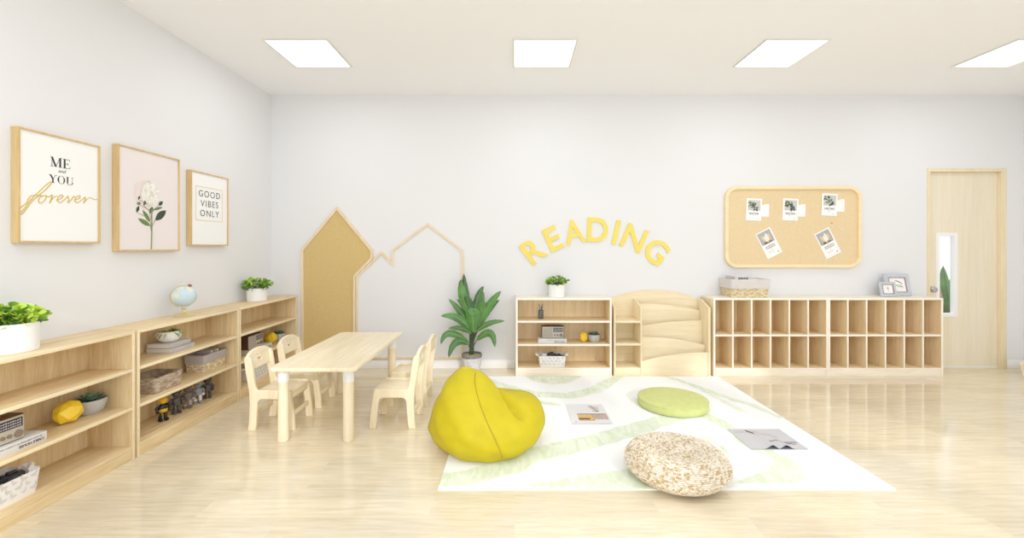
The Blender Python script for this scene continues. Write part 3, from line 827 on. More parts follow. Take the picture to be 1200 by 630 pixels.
def bushy(label, loc, r, h, fh, spread, seed, nl=230, ls=.03, bright=False):
    t = thing('potted_herb', label, 'potted plant', loc, 0, 'bushy green plants in white round pots')
    m = MB(); m.lathe([(0, 0), (r-.004, 0), (r, .004), (r, h-.003), (r-.003, h), (r-.008, h), (r-.009, h-.02), (0, h-.02)], 'white', seg=48); m.build('pot', t)
    m = MB(); m.lathe([(0, h-.012), (r-.009, h-.0125), (r-.009, h-.022), (0, h-.022)], 'soil'); m.build('soil', t)
    rn = random.Random(seed); m = MB(); m.keepn = True
    for i in range(nl):
        a = rn.uniform(0, 2*PI); q = rn.random()**.5; hh = rn.random()
        rr = spread*q*(.75+.35*math.sin(PI*hh*.8))
        b = Vector((rr*math.cos(a), rr*math.sin(a), h-.012+fh*hh*(1-.35*q*q)*.86))
        d = Vector((math.cos(a)*(.4+q), math.sin(a)*(.4+q), rn.uniform(.15, 1.0)))
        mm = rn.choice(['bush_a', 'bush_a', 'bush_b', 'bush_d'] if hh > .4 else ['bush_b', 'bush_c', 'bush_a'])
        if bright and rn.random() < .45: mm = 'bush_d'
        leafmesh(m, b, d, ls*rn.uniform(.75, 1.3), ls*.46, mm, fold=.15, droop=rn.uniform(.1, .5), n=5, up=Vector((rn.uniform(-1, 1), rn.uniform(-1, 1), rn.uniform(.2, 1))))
    for i in range(14):
        a = rn.uniform(0, 2*PI); q = rn.uniform(.2, .8)*spread
        m.tube([(q*.5*math.cos(a), q*.5*math.sin(a), h-.015), (q*math.cos(a), q*math.sin(a), h+fh*.65)], .0018, 'bush_c', 5)
    m.build('foliage', t, 0)
    return t
bushy('large white pot of bright basil-like leaves on the near bookcase, cut by picture edge', (-2.432, 2.075, .77), .100, .138, .112, .098, 1, 300, .036, True)
bushy('small white round pot of green leaves on the far bookcase in the corner', (-2.428, 4.062, .77), .084, .122, .12, .105, 2, 240, .032)
bushy('small white pot of green leaves on the bookcase below the wall lettering', (.43, 4.40, .77), .08, .128, .105, .095, 3, 220, .03)

# big leafy plant
t = thing('banana_leaf_plant', 'tall broad-leaved green plant in a grey stone pot against the back wall', 'potted plant', (-.435, 4.385, 0))
m = MB(); m.lathe([(0, 0), (.062, 0), (.074, .012), (.094, .09), (.1, .15), (.1, .16)], 'stone_pot', seg=40, mod=lambda a, z: 1+.012*math.sin(3*a+z*30))
m.lathe([(.1, .158), (.104, .168), (.103, .188), (.096, .196), (.090, .19), (.088, .165), (0, .163)], 'stone_rim', seg=40, mod=lambda a, z: 1+.01*math.sin(5*a)); m.build('pot', t)
m = MB(); m.lathe([(0, .186), (.05, .186), (.089, .178), (.089, .166), (0, .164)], 'moss', seg=30, mod=lambda a, z: 1+.02*math.sin(7*a)); m.build('soil', t)
def C(cx, cy):   # outline trace of the plant -> local x, z at its own depth
    return ((cx/4.844+510-603)*4.385/FPX+.435, EYE-(cy/4.844+320-290)*4.385/FPX)
def banana(base, ctrl, tip, w, y1, y2, mm, start=.0, face=(0, -1, .35)):
    (bx1, bz1), (cx1, cz1), (tx, tz) = C(*base), C(*ctrl), C(*tip)
    P0, P1, P2 = Vector((bx1, y1*.4, bz1)), Vector((cx1, (y1+y2)/2, cz1)), Vector((tx, y2, tz))
    n = 16; pts = bez(P0, P1, P2, n); fv = Vector(face).normalized()
    m = MB(); m.keepn = True; before = m._mark(); rows = []
    for i, p_ in enumerate(pts):
        u = i/(n-1); tg = (pts[min(i+1, n-1)]-pts[max(i-1, 0)]).normalized()
        sd = tg.cross(fv).normalized(); nn = sd.cross(tg)
        wd = w*1.15*(math.sin(PI*min(1, u**.8*.97+.02)))**.62*(1 if u < 1 else .01)*(1+.05*math.sin(u*37))
        if i == n-1: wd = .0005
        rows.append([m.bm.verts.new(p_+sd*wd*k_-nn*abs(k_)*wd*.32) for k_ in (-1, -.5, 0, .5, 1)])
    for a, b in zip(rows, rows[1:]):
        for k_ in range(4): m.bm.faces.new((a[k_], a[k_+1], b[k_+1], b[k_]))
    m._set(before, mm)
    m.tube([p_-Vector((0, .0015, 0)) for p_ in pts], [.0035*(1-.8*i/(n-1)) for i in range(n)], 'banana_rib', 5)
    root = Vector((rnd.uniform(-.02, .02), rnd.uniform(-.02, .02), .18))
    m.tube(bez(root, Vector((root.x*.6+P0.x*.2, P0.y*.4, P0.z*.75)), P0, 7), [.009, .009, .008, .007, .006, .005, .0045], 'banana_stem', 8)
    m.build('leaf', t, 60)
for a in [((200, 250), (165, 120), (160, 2), .032, .03, .03, 'banana_dark'), ((205, 240), (140, 130), (148, 32), .040, -.02, -.02, 'banana'),
          ((222, 245), (232, 120), (275, 74), .030, -.02, .02, 'banana_dark'), ((235, 260), (250, 170), (268, 104), .040, .04, .06, 'banana'),
          ((245, 300), (290, 180), (375, 98), .038, .0, -.02, 'banana'), ((255, 300), (300, 200), (364, 154), .022, .05, .06, 'banana_dark'),
          ((195, 300), (150, 220), (73, 147), .030, .02, .03, 'banana'), ((205, 290), (175, 190), (117, 152), .024, .05, .08, 'banana_dark'),
          ((200, 330), (150, 220), (37, 237), .036, -.03, -.06, 'banana'), ((235, 330), (290, 265), (396, 265), .025, -.02, -.06, 'banana'),
          ((205, 340), (170, 290), (84, 300), .024, -.04, -.12, 'banana_dark'), ((195, 400), (60, 270), (42, 392), .032, -.03, -.10, 'banana'),
          ((190, 400), (110, 330), (88, 460), .034, -.05, -.14, 'banana_dark'), ((235, 380), (335, 270), (341, 408), .034, -.03, -.10, 'banana'),
          ((218, 330), (216, 180), (214, 212), .060, -.06, -.10, 'banana'), ((212, 260), (190, 160), (176, 128), .045, -.01, -.03, 'banana_dark'),
          ((228, 290), (262, 190), (276, 150), .042, -.01, -.02, 'banana')]:
    banana(*a)

# succulent in grey bowl
def succulent(label, loc, r=.062, h=.078):
    t = thing('succulent_bowl', label, 'potted plant', loc, 0, 'succulents in grey bowls')
    m = MB(); m.lathe([(0, 0), (r*.6, 0), (r*.8, h*.2), (r, h*.75), (r, h), (r-.005, h), (r-.008, h*.8), (0, h*.75)], 'grey_bowl', seg=36); m.build('bowl', t)
    m = MB(); m.keepn = True
    for ring, (cnt, el, L) in enumerate(((9, .15, .06), (9, .5, .055), (7, .9, .048), (5, 1.25, .036))):
        for k_ in range(cnt):
            a = 2*PI*(k_+ring*.5)/cnt
            d = Vector((math.cos(a)*math.cos(el), math.sin(a)*math.cos(el), math.sin(el)))
            leafmesh(m, (d.x*.008, d.y*.008, h*.85), d, L*r/.062, .0115, 'succ' if (k_+ring) % 3 else 'succ_tip', .45, -.1, 6)
    m.build('rosette', t, 60)
    return t
s0 = succulent('succulent in a grey bowl on the near bookcase, behind the yellow ornament', (-2.452, 2.49, .315))
s0.scale = (1.18, 1.18, 1.05)
dup(s0, (-2.42, 4.42, .315), 0, 'succulent in a grey bowl on the far corner bookcase')
dup(s0, (.806, 4.37, .315), 0, 'succulent in a grey bowl on the small bookcase at the back wall')
# faceted ornament
def ornament():
    m = MB(); rn = random.Random(11); n = 26
    for i in range(n):
        z = 1-2*(i+.5)/n; a = i*2.39996+rn.uniform(-.25, .25); q = math.sqrt(1-z*z)
        m.bm.verts.new((q*math.cos(a)*.056, q*math.sin(a)*.052, z*.062+.058))
    bmesh.ops.convex_hull(m.bm, input=m.bm.verts[:]); m._set(set(), 'lemon')
    bmesh.ops.dissolve_limit(m.bm, angle_limit=.12, verts=m.bm.verts[:], edges=m.bm.edges[:])
    zmin = min(v.co.z for v in m.bm.verts)
    for v in m.bm.verts: v.co.z -= zmin
    return m.build('faceted_ornament', None, 0)
o0 = tag(ornament(), 'yellow faceted ornament on the near bookcase beside the radio', 'ornament', 'yellow faceted ornaments')
o0.location = (-2.43, 2.345, .315); o0.scale = (1.15, 1.25, 1.05)
for loc, lab in (((-2.425, 4.29, .315), 'yellow faceted ornament on the far corner bookcase'), ((.698, 4.36, .315), 'yellow faceted ornament on the small bookcase at the back wall')):
    o = o0.copy(); col.objects.link(o); o.location = loc; o['label'] = lab; o.scale = (.78, .78, .86) if loc[0] > 0 else (1, 1, 1)
    o.rotation_euler = (0, 0, .5)

# radio (front -y, centred in x)
def radio(label, loc, rz):
    t = thing('table_radio', label, 'radio', loc, rz, 'small retro radios on books')
    w_, h_, d_ = .226, .122, .085
    m = MB(); m.box(-w_/2, w_/2, -d_/2+.004, d_/2, 0, h_, 'radio_body', .006, 3); m.build('body', t)
    m = MB(); m.box(-w_/2+.006, w_/2-.006, -d_/2-.001, -d_/2+.006, .006, h_-.006, 'radio_face', .002); fp = m.build('face_plate', t)
    m = MB(); m.box(-w_/2+.014, -.004, -d_/2-.0025, -d_/2+.001, .016, h_-.016, 'radio_grille', .001); m.build('speaker_grille', t)
    m = MB(); m.box(.004, w_/2-.013, -d_/2-.003, -d_/2+.001, .064, h_-.014, 'dark', .001)
    for r_ in range(3):
        for k_ in range(9): m.box(.010+k_*.0095, .016+k_*.0095, -d_/2-.0034, -d_/2-.002, .071+r_*.012, .0745+r_*.012+(k_ % 3)*.001, 'display_blue')
    m.build('dial', t)
    for x_, r_ in ((.018, .009), (.045, .009), (.082, .017)):
        m = MB(); m.cyl((x_, -d_/2+.001, .034), (x_, -d_/2-.009, .034), r_, 'radio_knob', seg=24); m.build('knob', t)
    return t
def booklike(label, loc, rz, w_, d_, h_, group, cover='book_cover', txt=None):
    t = thing('book', label, 'book', loc, rz, group)
    m = MB(); m.box(-w_/2, w_/2, -d_/2, d_/2, 0, .003, cover, .0008); m.box(-w_/2, w_/2, -d_/2, d_/2, h_-.003, h_, cover, .0008)
    m.box(-w_/2, w_/2, -d_/2, -d_/2+.003, .001, h_-.001, cover, .0008); m.build('cover', t)
    m = MB(); m.box(-w_/2+.003, w_/2-.004, -d_/2+.003, d_/2-.004, .003, h_-.003, 'page_edge'); m.build('pages', t, 0)
    if txt:
        m = MB()
        for s_, sz, x_, z_, b_ in txt: m.text(s_, sz, 'ink', at(x_, -d_/2-.0004, z_, XZ, PI), .0006, b_)
        m.build('spine_text', t, 0)
    return t
TXT = [('CABLE HOUSE', .017, .075, .016, .0005), ('the most useful things for a modern room', .0105, .03, .032, 0)]
def set_of(px, rz, y_books, y_radio, labs, h=.044):
    pass
b1 = booklike('thick pale book with upside-down spine lettering under the near radio', (-2.405, 2.005, .315), PI/2, .285, .15, .045, 'pale books under radios', txt=TXT)
dup(b1, (-2.405, 4.0, .315), PI/2, 'thick pale book under the radio on the far corner bookcase')
dup(b1, (.378, 4.37, .315), 0, 'thick pale book under the radio on the small bookcase at the back wall')
r1 = radio('retro radio with dark dial on a book, near bookcase, cut by picture edge', (-2.39, 1.955, .36), PI/2)
dup(r1, (-2.40, 3.93, .36), PI/2, 'retro radio with dark dial on a book, far corner bookcase')
dup(r1, (.385, 4.365, .36), 0, 'retro radio with dark dial on a book, small bookcase at the back wall')

# fabric basket with rabbits
def fabric_basket(label, loc, rz, lab_cam):
    t = thing('fabric_basket', label, 'basket', loc, rz, 'rabbit print fabric baskets')
    w_, d_, h_ = .272, .17, .112
    def R4(ww, dd): return rrect(-ww/2, ww/2, -dd/2, dd/2, .018, 4)
    m = MB(); before = m._mark(); rings = []
    for (s_, z, off) in ((.90, .0, 0), (.93, .02, 0), (1.0, h_, 0), (1.012, h_+.001, 0), (.985, h_, 0), (.95, h_*.6, 0), (.88, .008, 0)):
        rings.append([m.bm.verts.new((x_*1.0, y_, z)) for x_, y_ in R4(w_*s_, d_*s_)])
    for a, b in zip(rings, rings[1:]):
        n = len(a)
        for k_ in range(n): m.bm.faces.new((a[k_], a[(k_+1) % n], b[(k_+1) % n], b[k_]))
    m.bm.faces.new(rings[0][::-1]); m.bm.faces.new(rings[-1]); m._set(before, 'fabric_white')
    rn = random.Random(5)
    tilt = Matrix.Translation((0, -d_*.93/2, .02)) @ Matrix.Rotation(math.atan2(d_*.035, h_-.02), 4, 'X')
    for row in range(3):
        for c_ in range(6):
            x_ = -.105+c_*.041+(row % 2)*.018; z_ = .012+row*.030
            if x_ > .118: continue
            s_ = rn.uniform(.75, 1.15); fl = rn.choice((-1, 1))
            for (ex, ez, rx, rz_) in ((0, 0, .012, .007), (.010, .008, .0055, .0048), (.008, .017, .0018, .006), (.012, .0165, .0018, .0055), (-.012, .001, .003, .003), (.006, -.007, .005, .002)):
                pts = [tilt @ Vector((x_+fl*s_*(ex+rx*math.cos(a_)), -.0010, z_+s_*(ez+rz_*math.sin(a_)))) for a_ in [2*PI*i/10 for i in range(10)]]
                m.poly(pts, 'rabbit')
    m.build('fabric_body', t)
    for sgn in (-1, 1):
        m = MB(); m.tube(bez((sgn*(w_/2-.004), -.03, h_-.008), (sgn*(w_/2+.05), 0, h_+.012), (sgn*(w_/2-.004), .03, h_-.008), 9), [.007, .009, .010, .011, .011, .011, .010, .009, .007], 'fabric_white', 8)
        m.build('handle', t)
    return t
def camera_toy(label, loc, rz, k=0):
    t = thing('toy_camera', label, 'camera', loc, rz, 'dark cameras in fabric baskets')
    m = MB(); m.box(-.042, .042, -.018, .018, 0, .055, 'dark', .006); m.box(-.018, .018, -.014, .014, .054, .068, 'dark', .004); m.cyl((-.03, 0, .054), (-.03, 0, .063), .008, 'dark2'); m.build('body', t)
    m = MB(); m.cyl((.0, -.016, .03), (.0, -.042, .03), .02, 'dark2', seg=24); m.cyl((.0, -.040, .03), (.0, -.045, .03), .016, 'dark', seg=24); m.build('lens', t)
    return t
def roll(label, loc, rz):
    t = MB(); t.cyl((0, 0, 0), (0, 0, .032), .024, 'white'); t.cyl((0, 0, .032), (0, 0, .037), .020, 'grey_bowl')
    o = t.build('small_jar'); o.location = loc; return tag(o, label, 'jar', 'white jars in fabric baskets')
cam0 = None
for (bx, by, rz, place) in ((-2.415, 1.99, PI/2, 'near bookcase, bottom shelf'), (-2.41, 3.965, PI/2, 'far corner bookcase, bottom shelf'), (.376, 4.365, 0, 'small bookcase at the back wall, bottom shelf')):
    if cam0 is None:
        fb = fabric_basket('white rabbit-print fabric basket with knotted handles, '+place, (bx, by, .08), rz, '')
        cam0 = camera_toy('', (0, 0, 0), 0); jar0 = roll('', (0, 0, 0), 0); first = True
    else:
        dup(fb, (bx, by, .08), rz, 'white rabbit-print fabric basket with knotted handles, '+place); first = False
    R_ = Matrix.Rotation(rz, 4, 'Z')
    for i, (ox, oy, oz, a, pos) in enumerate(((.0, .015, .062, .15, 'middle'), (.075, -.005, .052, -.3, 'right end'))):
        v = R_ @ Vector((ox, oy, oz))
        lab = 'black camera, %s of the rabbit basket, %s' % (pos, place)
        if first and i == 0: cam0.location = (bx+v.x, by+v.y, .08+v.z); cam0.rotation_euler = (.0, 0, rz+a); cam0['label'] = lab
        else: dup(cam0, (bx+v.x, by+v.y, .08+v.z), rz+a, lab)
    v = R_ @ Vector((-.075, .0, .088))
    if first: jar0.location = (bx+v.x, by+v.y, .08+v.z); jar0['label'] = 'small white jar in the rabbit basket, '+place
    else:
        q = jar0.copy(); col.objects.link(q); q.location = (bx+v.x, by+v.y, .08+v.z); q['label'] = 'small white jar in the rabbit basket, '+place

# pencil cups
def pencil_cup(label, loc):
    t = thing('pencil_cup', label, 'cup', loc, 0, 'pencil cups')
    m = MB(); m.lathe([(0, 0), (.026, 0), (.028, .004), (.028, .088), (.0255, .088), (.0255, .006), (0, .006)], 'cup_glass', seg=28)
    return t, m.build('cup', t)
pc = None
pencils = []
for loc, place in (((.268, 4.40, .545), 'small bookcase at the back wall'), ((-2.37, 3.67, .545), 'far corner bookcase')):
    if pc is None:
        pc, _ = pencil_cup('dark cup of pencils on the top shelf, '+place, loc)
        for i, (a, mm, hh, nm) in enumerate(((0, 'pencil_b', .15, 'blue'), (1.2, 'pencil_y', .14, 'yellow'), (2.5, 'pencil_g', .145, 'grey'), (3.7, 'pencil_b', .15, 'light blue'), (5, 'dark2', .13, 'dark'))):
            m = MB(); d = Vector((.020*math.cos(a), .020*math.sin(a), hh)); m.cyl((-.006*math.cos(a), -.006*math.sin(a), .007), tuple(d), .004, mm, seg=8)
            m.cyl(tuple(d), tuple(d*1.07), .0038, 'pencil_y', .0008, 8)
            o = m.build('pencil'); o.location = loc; tag(o, '%s pencil standing in the dark cup, %s' % (nm, place), 'pencil', 'pencils in cups'); pencils.append((o, nm))
    else:
        dup(pc, loc, 0, 'dark cup of pencils on the top shelf, '+place)
        for o, nm in pencils:
            q = o.copy(); col.objects.link(q); q.location = loc; q['label'] = '%s pencil standing in the dark cup, %s' % (nm, place)

# grey books and ribbed bowl with spider plant, middle bookcase
booklike('lower grey book lying flat beneath the ribbed bowl', (-2.44, 3.06, .545), PI/2, .20, .19, .032, 'grey books under the ribbed bowl', 'book_grey')
booklike('upper grey book lying flat directly beneath the ribbed bowl', (-2.445, 3.05, .578), PI/2, .19, .165, .032, 'grey books under the ribbed bowl', 'book_grey')
t = thing('spider_plant', 'trailing spider plant in a white ribbed bowl on two grey books', 'potted plant', (-2.43, 3.03, .611))
m = MB(); m.lathe([(0, 0), (.035, 0), (.055, .012), (.073, .045), (.068, .072), (.062, .075), (.058, .07), (0, .066)], 'white', seg=96, mod=lambda a, z: 1+.035*abs(math.sin(a*11))); m.build('bowl', t)
m = MB(); m.keepn = True; rn = random.Random(8)
for i in range(46):
    a = rn.uniform(0, 2*PI); L = rn.uniform(.06, .125)
    d = Vector((math.cos(a), math.sin(a), rn.uniform(.3, 1.2)))
    if -2.43+d.x*L < -2.54: d.x *= .3
    if d.z > .7: L *= .55
    leafmesh(m, (.02*math.cos(a), .02*math.sin(a), .068), d, L, .0042, rn.choice(['bush_a', 'bush_b', 'bush_d', 'bush_b']), .3, rn.uniform(.5, 1.0), 8)
m.build('foliage', t, 0)

# wicker baskets
def basket(label, loc, rz, w_, d_, h_, mat, lining=None, group='wicker storage baskets'):
    t = thing('wicker_basket', label, 'basket', loc, rz, group)
    def body(z0, z1, s0, s1, th, mm, wob):
        m = MB(); before = m._mark(); rings = []
        n = 8
        for (s_, z, k_) in [(s0+(s1-s0)*i/n, z0+(z1-z0)*i/n, 0) for i in range(n+1)]:
            rings.append([m.bm.verts.new((x_, y_, z)) for x_, y_ in rrect(-w_/2*s_, w_/2*s_, -d_/2*s_, d_/2*s_, .014, 4)])
        for (s_, z) in [(s1, z1), (s1, z0+.25*(z1-z0)), (s0, z0+.006)]:
            rings.append([m.bm.verts.new((x_, y_, z)) for x_, y_ in rrect(-w_/2*s_+th, w_/2*s_-th, -d_/2*s_+th, d_/2*s_-th, .012, 4)])
        for a, b in zip(rings, rings[1:]):
            k2 = len(a)
            for k_ in range(k2): m.bm.faces.new((a[k_], a[(k_+1) % k2], b[(k_+1) % k2], b[k_]))
        if wob: m.bm.faces.new(rings[0][::-1]); m.bm.faces.new(rings[-1])
        m._set(before, mm); return m
    body(0, h_ if not lining else h_*.93, .93, 1.0, .008, mat, True).build('woven_body', t)
    if lining: 
        body(h_*.5, h_, 1.012, 1.03, .014, lining, False).build('cloth_lining', t)
    return t
basket('open grey-brown wicker basket, empty, left on the middle bookcase', (-2.43, 2.915, .315), PI/2, .235, .20, .105, 'wicker_grey')
basket('light wicker basket with grey cloth lining on the middle bookcase', (-2.445, 3.42, .315), PI/2, .265, .155, .13, 'wicker_light', 'lining2')
basket('large wicker basket with pale cloth lining on top of the cubby cabinet', (2.346, 4.405, .77), 0, .385, .25, .185, 'wicker_light', 'lining')
def upbook(x, y, z, w_, d_, h_, rot, lab, group, stripes=True, mm='white_paper'):
    m = MB(); T = Matrix.Rotation(rot[0], 4, 'Z') @ Matrix.Rotation(rot[1], 4, 'Y')
    m.box(-w_/2, w_/2, -d_/2, d_/2, 0, h_, mm, .001, mat=T)
    if stripes:
        for q_ in (.25, .7): m.box(-w_*.5-.0004, w_*.5+.0004, -d_/2-.0006, -d_/2+.01, h_*.86, h_*.94, 'ink', mat=T @ Matrix.Translation((w_*(q_-.5)*.0, 0, 0)))
        m.box(-w_*.22, w_*.22, -d_/2-.0008, -d_/2+.02, h_*.80, h_+.0004, 'grey_ink', mat=T)
    o = m.build('booklet', None, 0); o.location = (x, y, z); return tag(o, lab, 'booklet', group)
for i, dx in enumerate((0, .028, .056, .084)):
    upbook(2.265+dx, 4.39, .785, .016, .15, .195, (0, -.10), 'white booklet standing in the cubby-top basket, number %s from the left' % ('one', 'two', 'three', 'four')[i] if False else ['leftmost', 'second', 'third', 'rightmost'][i]+' white booklet standing in the basket on the cubby cabinet', 'booklets in the cubby-top basket')
upbook(2.215, 4.39, .785, .03, .19, .198, (0, 0), 'thick grey-edged booklet at the left end of the cubby-top basket', 'booklets in the cubby-top basket', False, 'lining')
upbook(2.45, 4.39, .85, .13, .15, .098, (0, .04), 'low stack of loose paper at the right of the cubby-top basket', 'booklets in the cubby-top basket', False)
for i, dy in enumerate((0, .03, .06, .09)):
    upbook(-2.44, 3.38+dy, .33, .10, .014, .128, (0, .0), ['nearest', 'second nearest', 'third nearest', 'farthest'][i]+' pale booklet in the lined basket on the middle bookcase', 'booklets in the middle bookcase basket', False, 'page_edge' if i % 2 else 'img_grey')

# toy figures (generic)
def figure(label, loc, rz, cb, ch, cl, style):
    t = thing('toy_figure', label, 'toy', loc, rz, 'toy figures on the bottom shelf')
    for s in (-1, 1):
        m = MB(); m.tube([(s*.014, 0, .006), (s*.014, 0, .03), (s*.012, 0, .066)], [.010, .009, .011], cl, 12); m.ball((s*.015, -.008, .009), (.013, .021, .010), cb, 2); m.build('leg', t)
    m = MB(); m.ball((0, 0, .082), (.026, .019, .028), cb, 3); m.lathe([(0, .055), (.022, .058), (.025, .068), (.022, .078), (0, .08)], ch if style != 1 else cb); m.build('body', t)
    for s in (-1, 1):
        m = MB(); m.tube([(s*.022, 0, .1), (s*.034, .002, .084), (s*.031, -.008, .066)], [.008, .0085, .008], cb, 10); m.ball((s*.030, -.010, .060), .009, cl, 2); m.build('arm', t)
    m = MB(); m.ball((0, -.002, .128), (.023, .022, .022), ch, 3)
    if style == 2:   # cap with brim
        m.lathe([(.024, 0), (.024, .010), (.018, .022), (0, .026)], cb, (0, 0, .132), 24); m.ball((0, -.024, .134), (.016, .016, .003), cb, 2)
    elif style == 1:
        for s in (-1, 1): m.ball((s*.022, 0, .140), (.009, .006, .010), ch, 2)
    m.build('head', t); t.scale = (1.12, 1.12, 1.1); return t
figure('black toy figure with a yellow head, nearest of the bottom-shelf row', (-2.42, 2.965, .08), PI/2-.5, 'toy_black', 'toy_yellow', 'toy_black', 0)
figure('dark grey round-eared toy figure, second of the row', (-2.43, 3.095, .08), PI/2-.5, 'toy_charcoal', 'toy_charcoal', 'toy_charcoal', 1)
figure('brown-grey capped toy figure with pale legs, third of the row', (-2.432, 3.205, .08), PI/2-.9, 'toy_brown', 'toy_brown', 'toy_tan', 2)
figure('blue-grey capped toy figure, fourth of the row', (-2.43, 3.305, .08), PI/2-.9, 'toy_blue', 'toy_blue', 'white', 2)
figure('charcoal capped toy figure, farthest of the bottom-shelf row', (-2.43, 3.41, .08), PI/2-.9, 'toy_charcoal', 'toy_charcoal', 'toy_charcoal', 2)

# globe
t = thing('desk_globe', 'small pale blue globe on a brass stand on the middle bookcase', 'globe', (-2.42, 3.158, .77), .5)
m = MB(); m.lathe([(0, 0), (.064, 0), (.066, .006), (.05, .012), (.026, .018), (.013, .032), (.009, .045), (.014, .05), (.008, .058), (0, .058)], 'brass', seg=40); m.build('base', t)
gc = Vector((0, 0, .145))
R_ = Matrix.Rotation(math.radians(23), 4, 'Y')
m = MB(); m.lathe([(.076*math.sin(PI*i/24), -.076*math.cos(PI*i/24)) for i in range(25)], 'globe_sea', tuple(gc), 48, R_)
rn = random.Random(12)
for k_ in range(9):   # land patches following the sphere
    th, ph = rn.uniform(.5, 2.5), rn.uniform(0, 2*PI)
    n0 = Vector((math.sin(th)*math.cos(ph), math.sin(th)*math.sin(ph), math.cos(th)))
    u_ = n0.orthogonal().normalized(); v_ = n0.cross(u_)
    before = m._mark(); cvert = m.bm.verts.new(gc+n0*.0768); ring = []
    for i in range(16):
        a = 2*PI*i/16; s_ = rn.uniform(.2, .42)
        ring.append(m.bm.verts.new(gc+(n0+u_*math.cos(a)*s_+v_*math.sin(a)*s_).normalized()*.0768))
    mid = [m.bm.verts.new(gc+((r_.co-gc).normalized()+n0).normalized()*.0768) for r_ in ring]
    for i in range(16):
        j = (i+1) % 16; m.bm.faces.new((ring[i], ring[j], mid[j], mid[i])); m.bm.faces.new((mid[i], mid[j], cvert))
    m._set(before, 'globe_land')
m.build('sphere', t)
arcp = [gc+(R_ @ Vector((.085*math.sin(a)*-1, 0, .085*math.cos(a)))) for a in [PI*i/20 for i in range(21)]]
m = MB(); m.tube([tuple(v) for v in arcp], .0042, 'brass', 8); m.tube([(0, 0, .052), tuple(gc+Vector((-.02, 0, -.083)))], .006, 'brass', 8); m.build('meridian_arm', t)
m = MB(); m.cyl(tuple(gc+R_ @ Vector((0, 0, .076))), tuple(gc+R_ @ Vector((0, 0, .092))), .012, 'copper'); m.build('axis_cap', t)

# photo frames on the cubby
def photo(label, loc, w_, h_, seed):
    t = thing('tabletop_photo', label, 'photo frame', loc, .0, 'grey tabletop photo frames')
    T = Matrix.Rotation(-.20, 4, 'X')
    fw = w_*.15
    m = MB(); m.plate([[(0, 0), (w_, 0), (w_, h_), (0, h_)], [(fw, fw), (w_-fw, fw), (w_-fw, h_-fw), (fw, h_-fw)]], .018, 'photo_frame', T @ at(0, 0, 0), .002); m.build('frame', t)
    m = MB(); m.plate([[(fw-.001, fw-.001), (w_-fw+.001, fw-.001), (w_-fw+.001, h_-fw+.001), (fw-.001, h_-fw+.001)], [(fw+.007, fw+.007), (w_-fw-.007, fw+.007), (w_-fw-.007, h_-fw-.007), (fw+.007, h_-fw-.007)]], .020, 'photo_inner', T @ at(0, 0, 0)); m.build('inner_lip', t, 0)
    m = MB(); m.box(fw, w_-fw, -.002, .006, fw, h_-fw, 'white_paper', mat=T)
    cx, cz = w_*.55, h_*.5; s_ = h_/.235
    if seed == 0:
        for (ax, az, bx_, bz_, mm, r_) in ((-.035, .045, .04, .005, 'leaf_dark', .004), (-.035, .0, .0, -.025, 'bush_a', .005), (.0, -.022, .045, -.028, 'img_grey', .005), (.0, .0, .03, -.02, 'img_grey', .003)):
            pts = bez((cx+ax, -.004, cz+az), (cx+(ax+bx_)/2+.01, -.004, cz+(az+bz_)/2+.012), (cx+bx_, -.004, cz+bz_), 8)
            m.tube([T @ p_ for p_ in pts], [.001, r_*.8, r_, r_, r_, r_*.8, r_*.6, .001], mm, 6)
    else:
        for k_ in range(7):
            a = 2*PI*k_/7; m.tube([T @ Vector((cx-.008, -.003, cz+.01)), T @ Vector((cx-.008+.015*math.cos(a), -.003, cz+.01+.015*math.sin(a)))], .0016, 'img_grey', 5)
        m.tube([T @ Vector((cx-.008, -.003, cz)), T @ Vector((cx, -.003, cz-.025))], .0012, 'grey_ink', 5)
    m.build('picture', t)
    m = MB(); m.tube([T @ Vector((w_/2, .012, h_*.62)), (w_/2, h_*.38, .004)], .005, 'dark2', 6)
    m.build('easel_back', t)
    return t
photo('larger grey tabletop photo frame with botanical sketch on the cubby cabinet', (3.832, 4.437, .772), .255, .232, 0)
photo('smaller grey tabletop photo frame in front of the larger one on the cubby cabinet', (3.735, 4.395, .772), .165, .150, 1)

# ------------------------------------------------------------------ rug
RX0, RX1, RY0, RY1 = -.402, 1.999, 2.258, 4.235
def g(px, py): Y = EYE*FPX/(py-290); return ((px-603)*Y/FPX, Y)
def c1(x_, y_): return g(540+x_/3.75, 430+y_/3.747)
def c2(x_, y_): return g(480+x_/2.069, 420+y_/2.067)
def c3(x_, y_): return g(840+x_/3.15, 430+y_/3.15)
roads = [  # (points, half widths in m)
    ([c1(60, 30), c1(130, 70), (c1(230, 105)), c1(350, 125), c1(480, 130), c1(590, 105), c1(640, 75), c1(690, 45)], [.05, .07, .07, .07, .07, .07, .065, .05]),
    ([c1(150, 110), c1(260, 140), c1(360, 160), c1(440, 172)], [.03, .04, .035, .02]),
    ([c2(90, 300), c2(250, 265), c1(300, 388), c1(400, 372), c1(560, 335), c1(700, 295), c1(820, 260), c1(930, 225), c1(1000, 190)], [.06, .08, .088, .088, .085, .085, .08, .08, .06]),
    ([c1(1000, 190), c1(1100, 230), c1(1190, 275), c3(60, 235), c3(130, 290), c3(250, 350)], [.06, .06, .06, .06, .07, .05]),
    ([c1(930, 52), c1(1040, 90), c1(1200, 150), c3(120, 140), c3(230, 190)], [.025, .028, .03, .028, .02]),
    ([c1(880, 40), c1(1000, 75), c1(1120, 135), c1(1240, 200)], [.02, .025, .025, .02]),
    ([c1(990, 328), c1(1090, 312), c1(1185, 398), c1(1120, 415), c1(1060, 375), c1(990, 328)], [.014]*6),
    ([c2(60, 290), c2(140, 300), c2(210, 285)], [.05, .05, .03]),
]
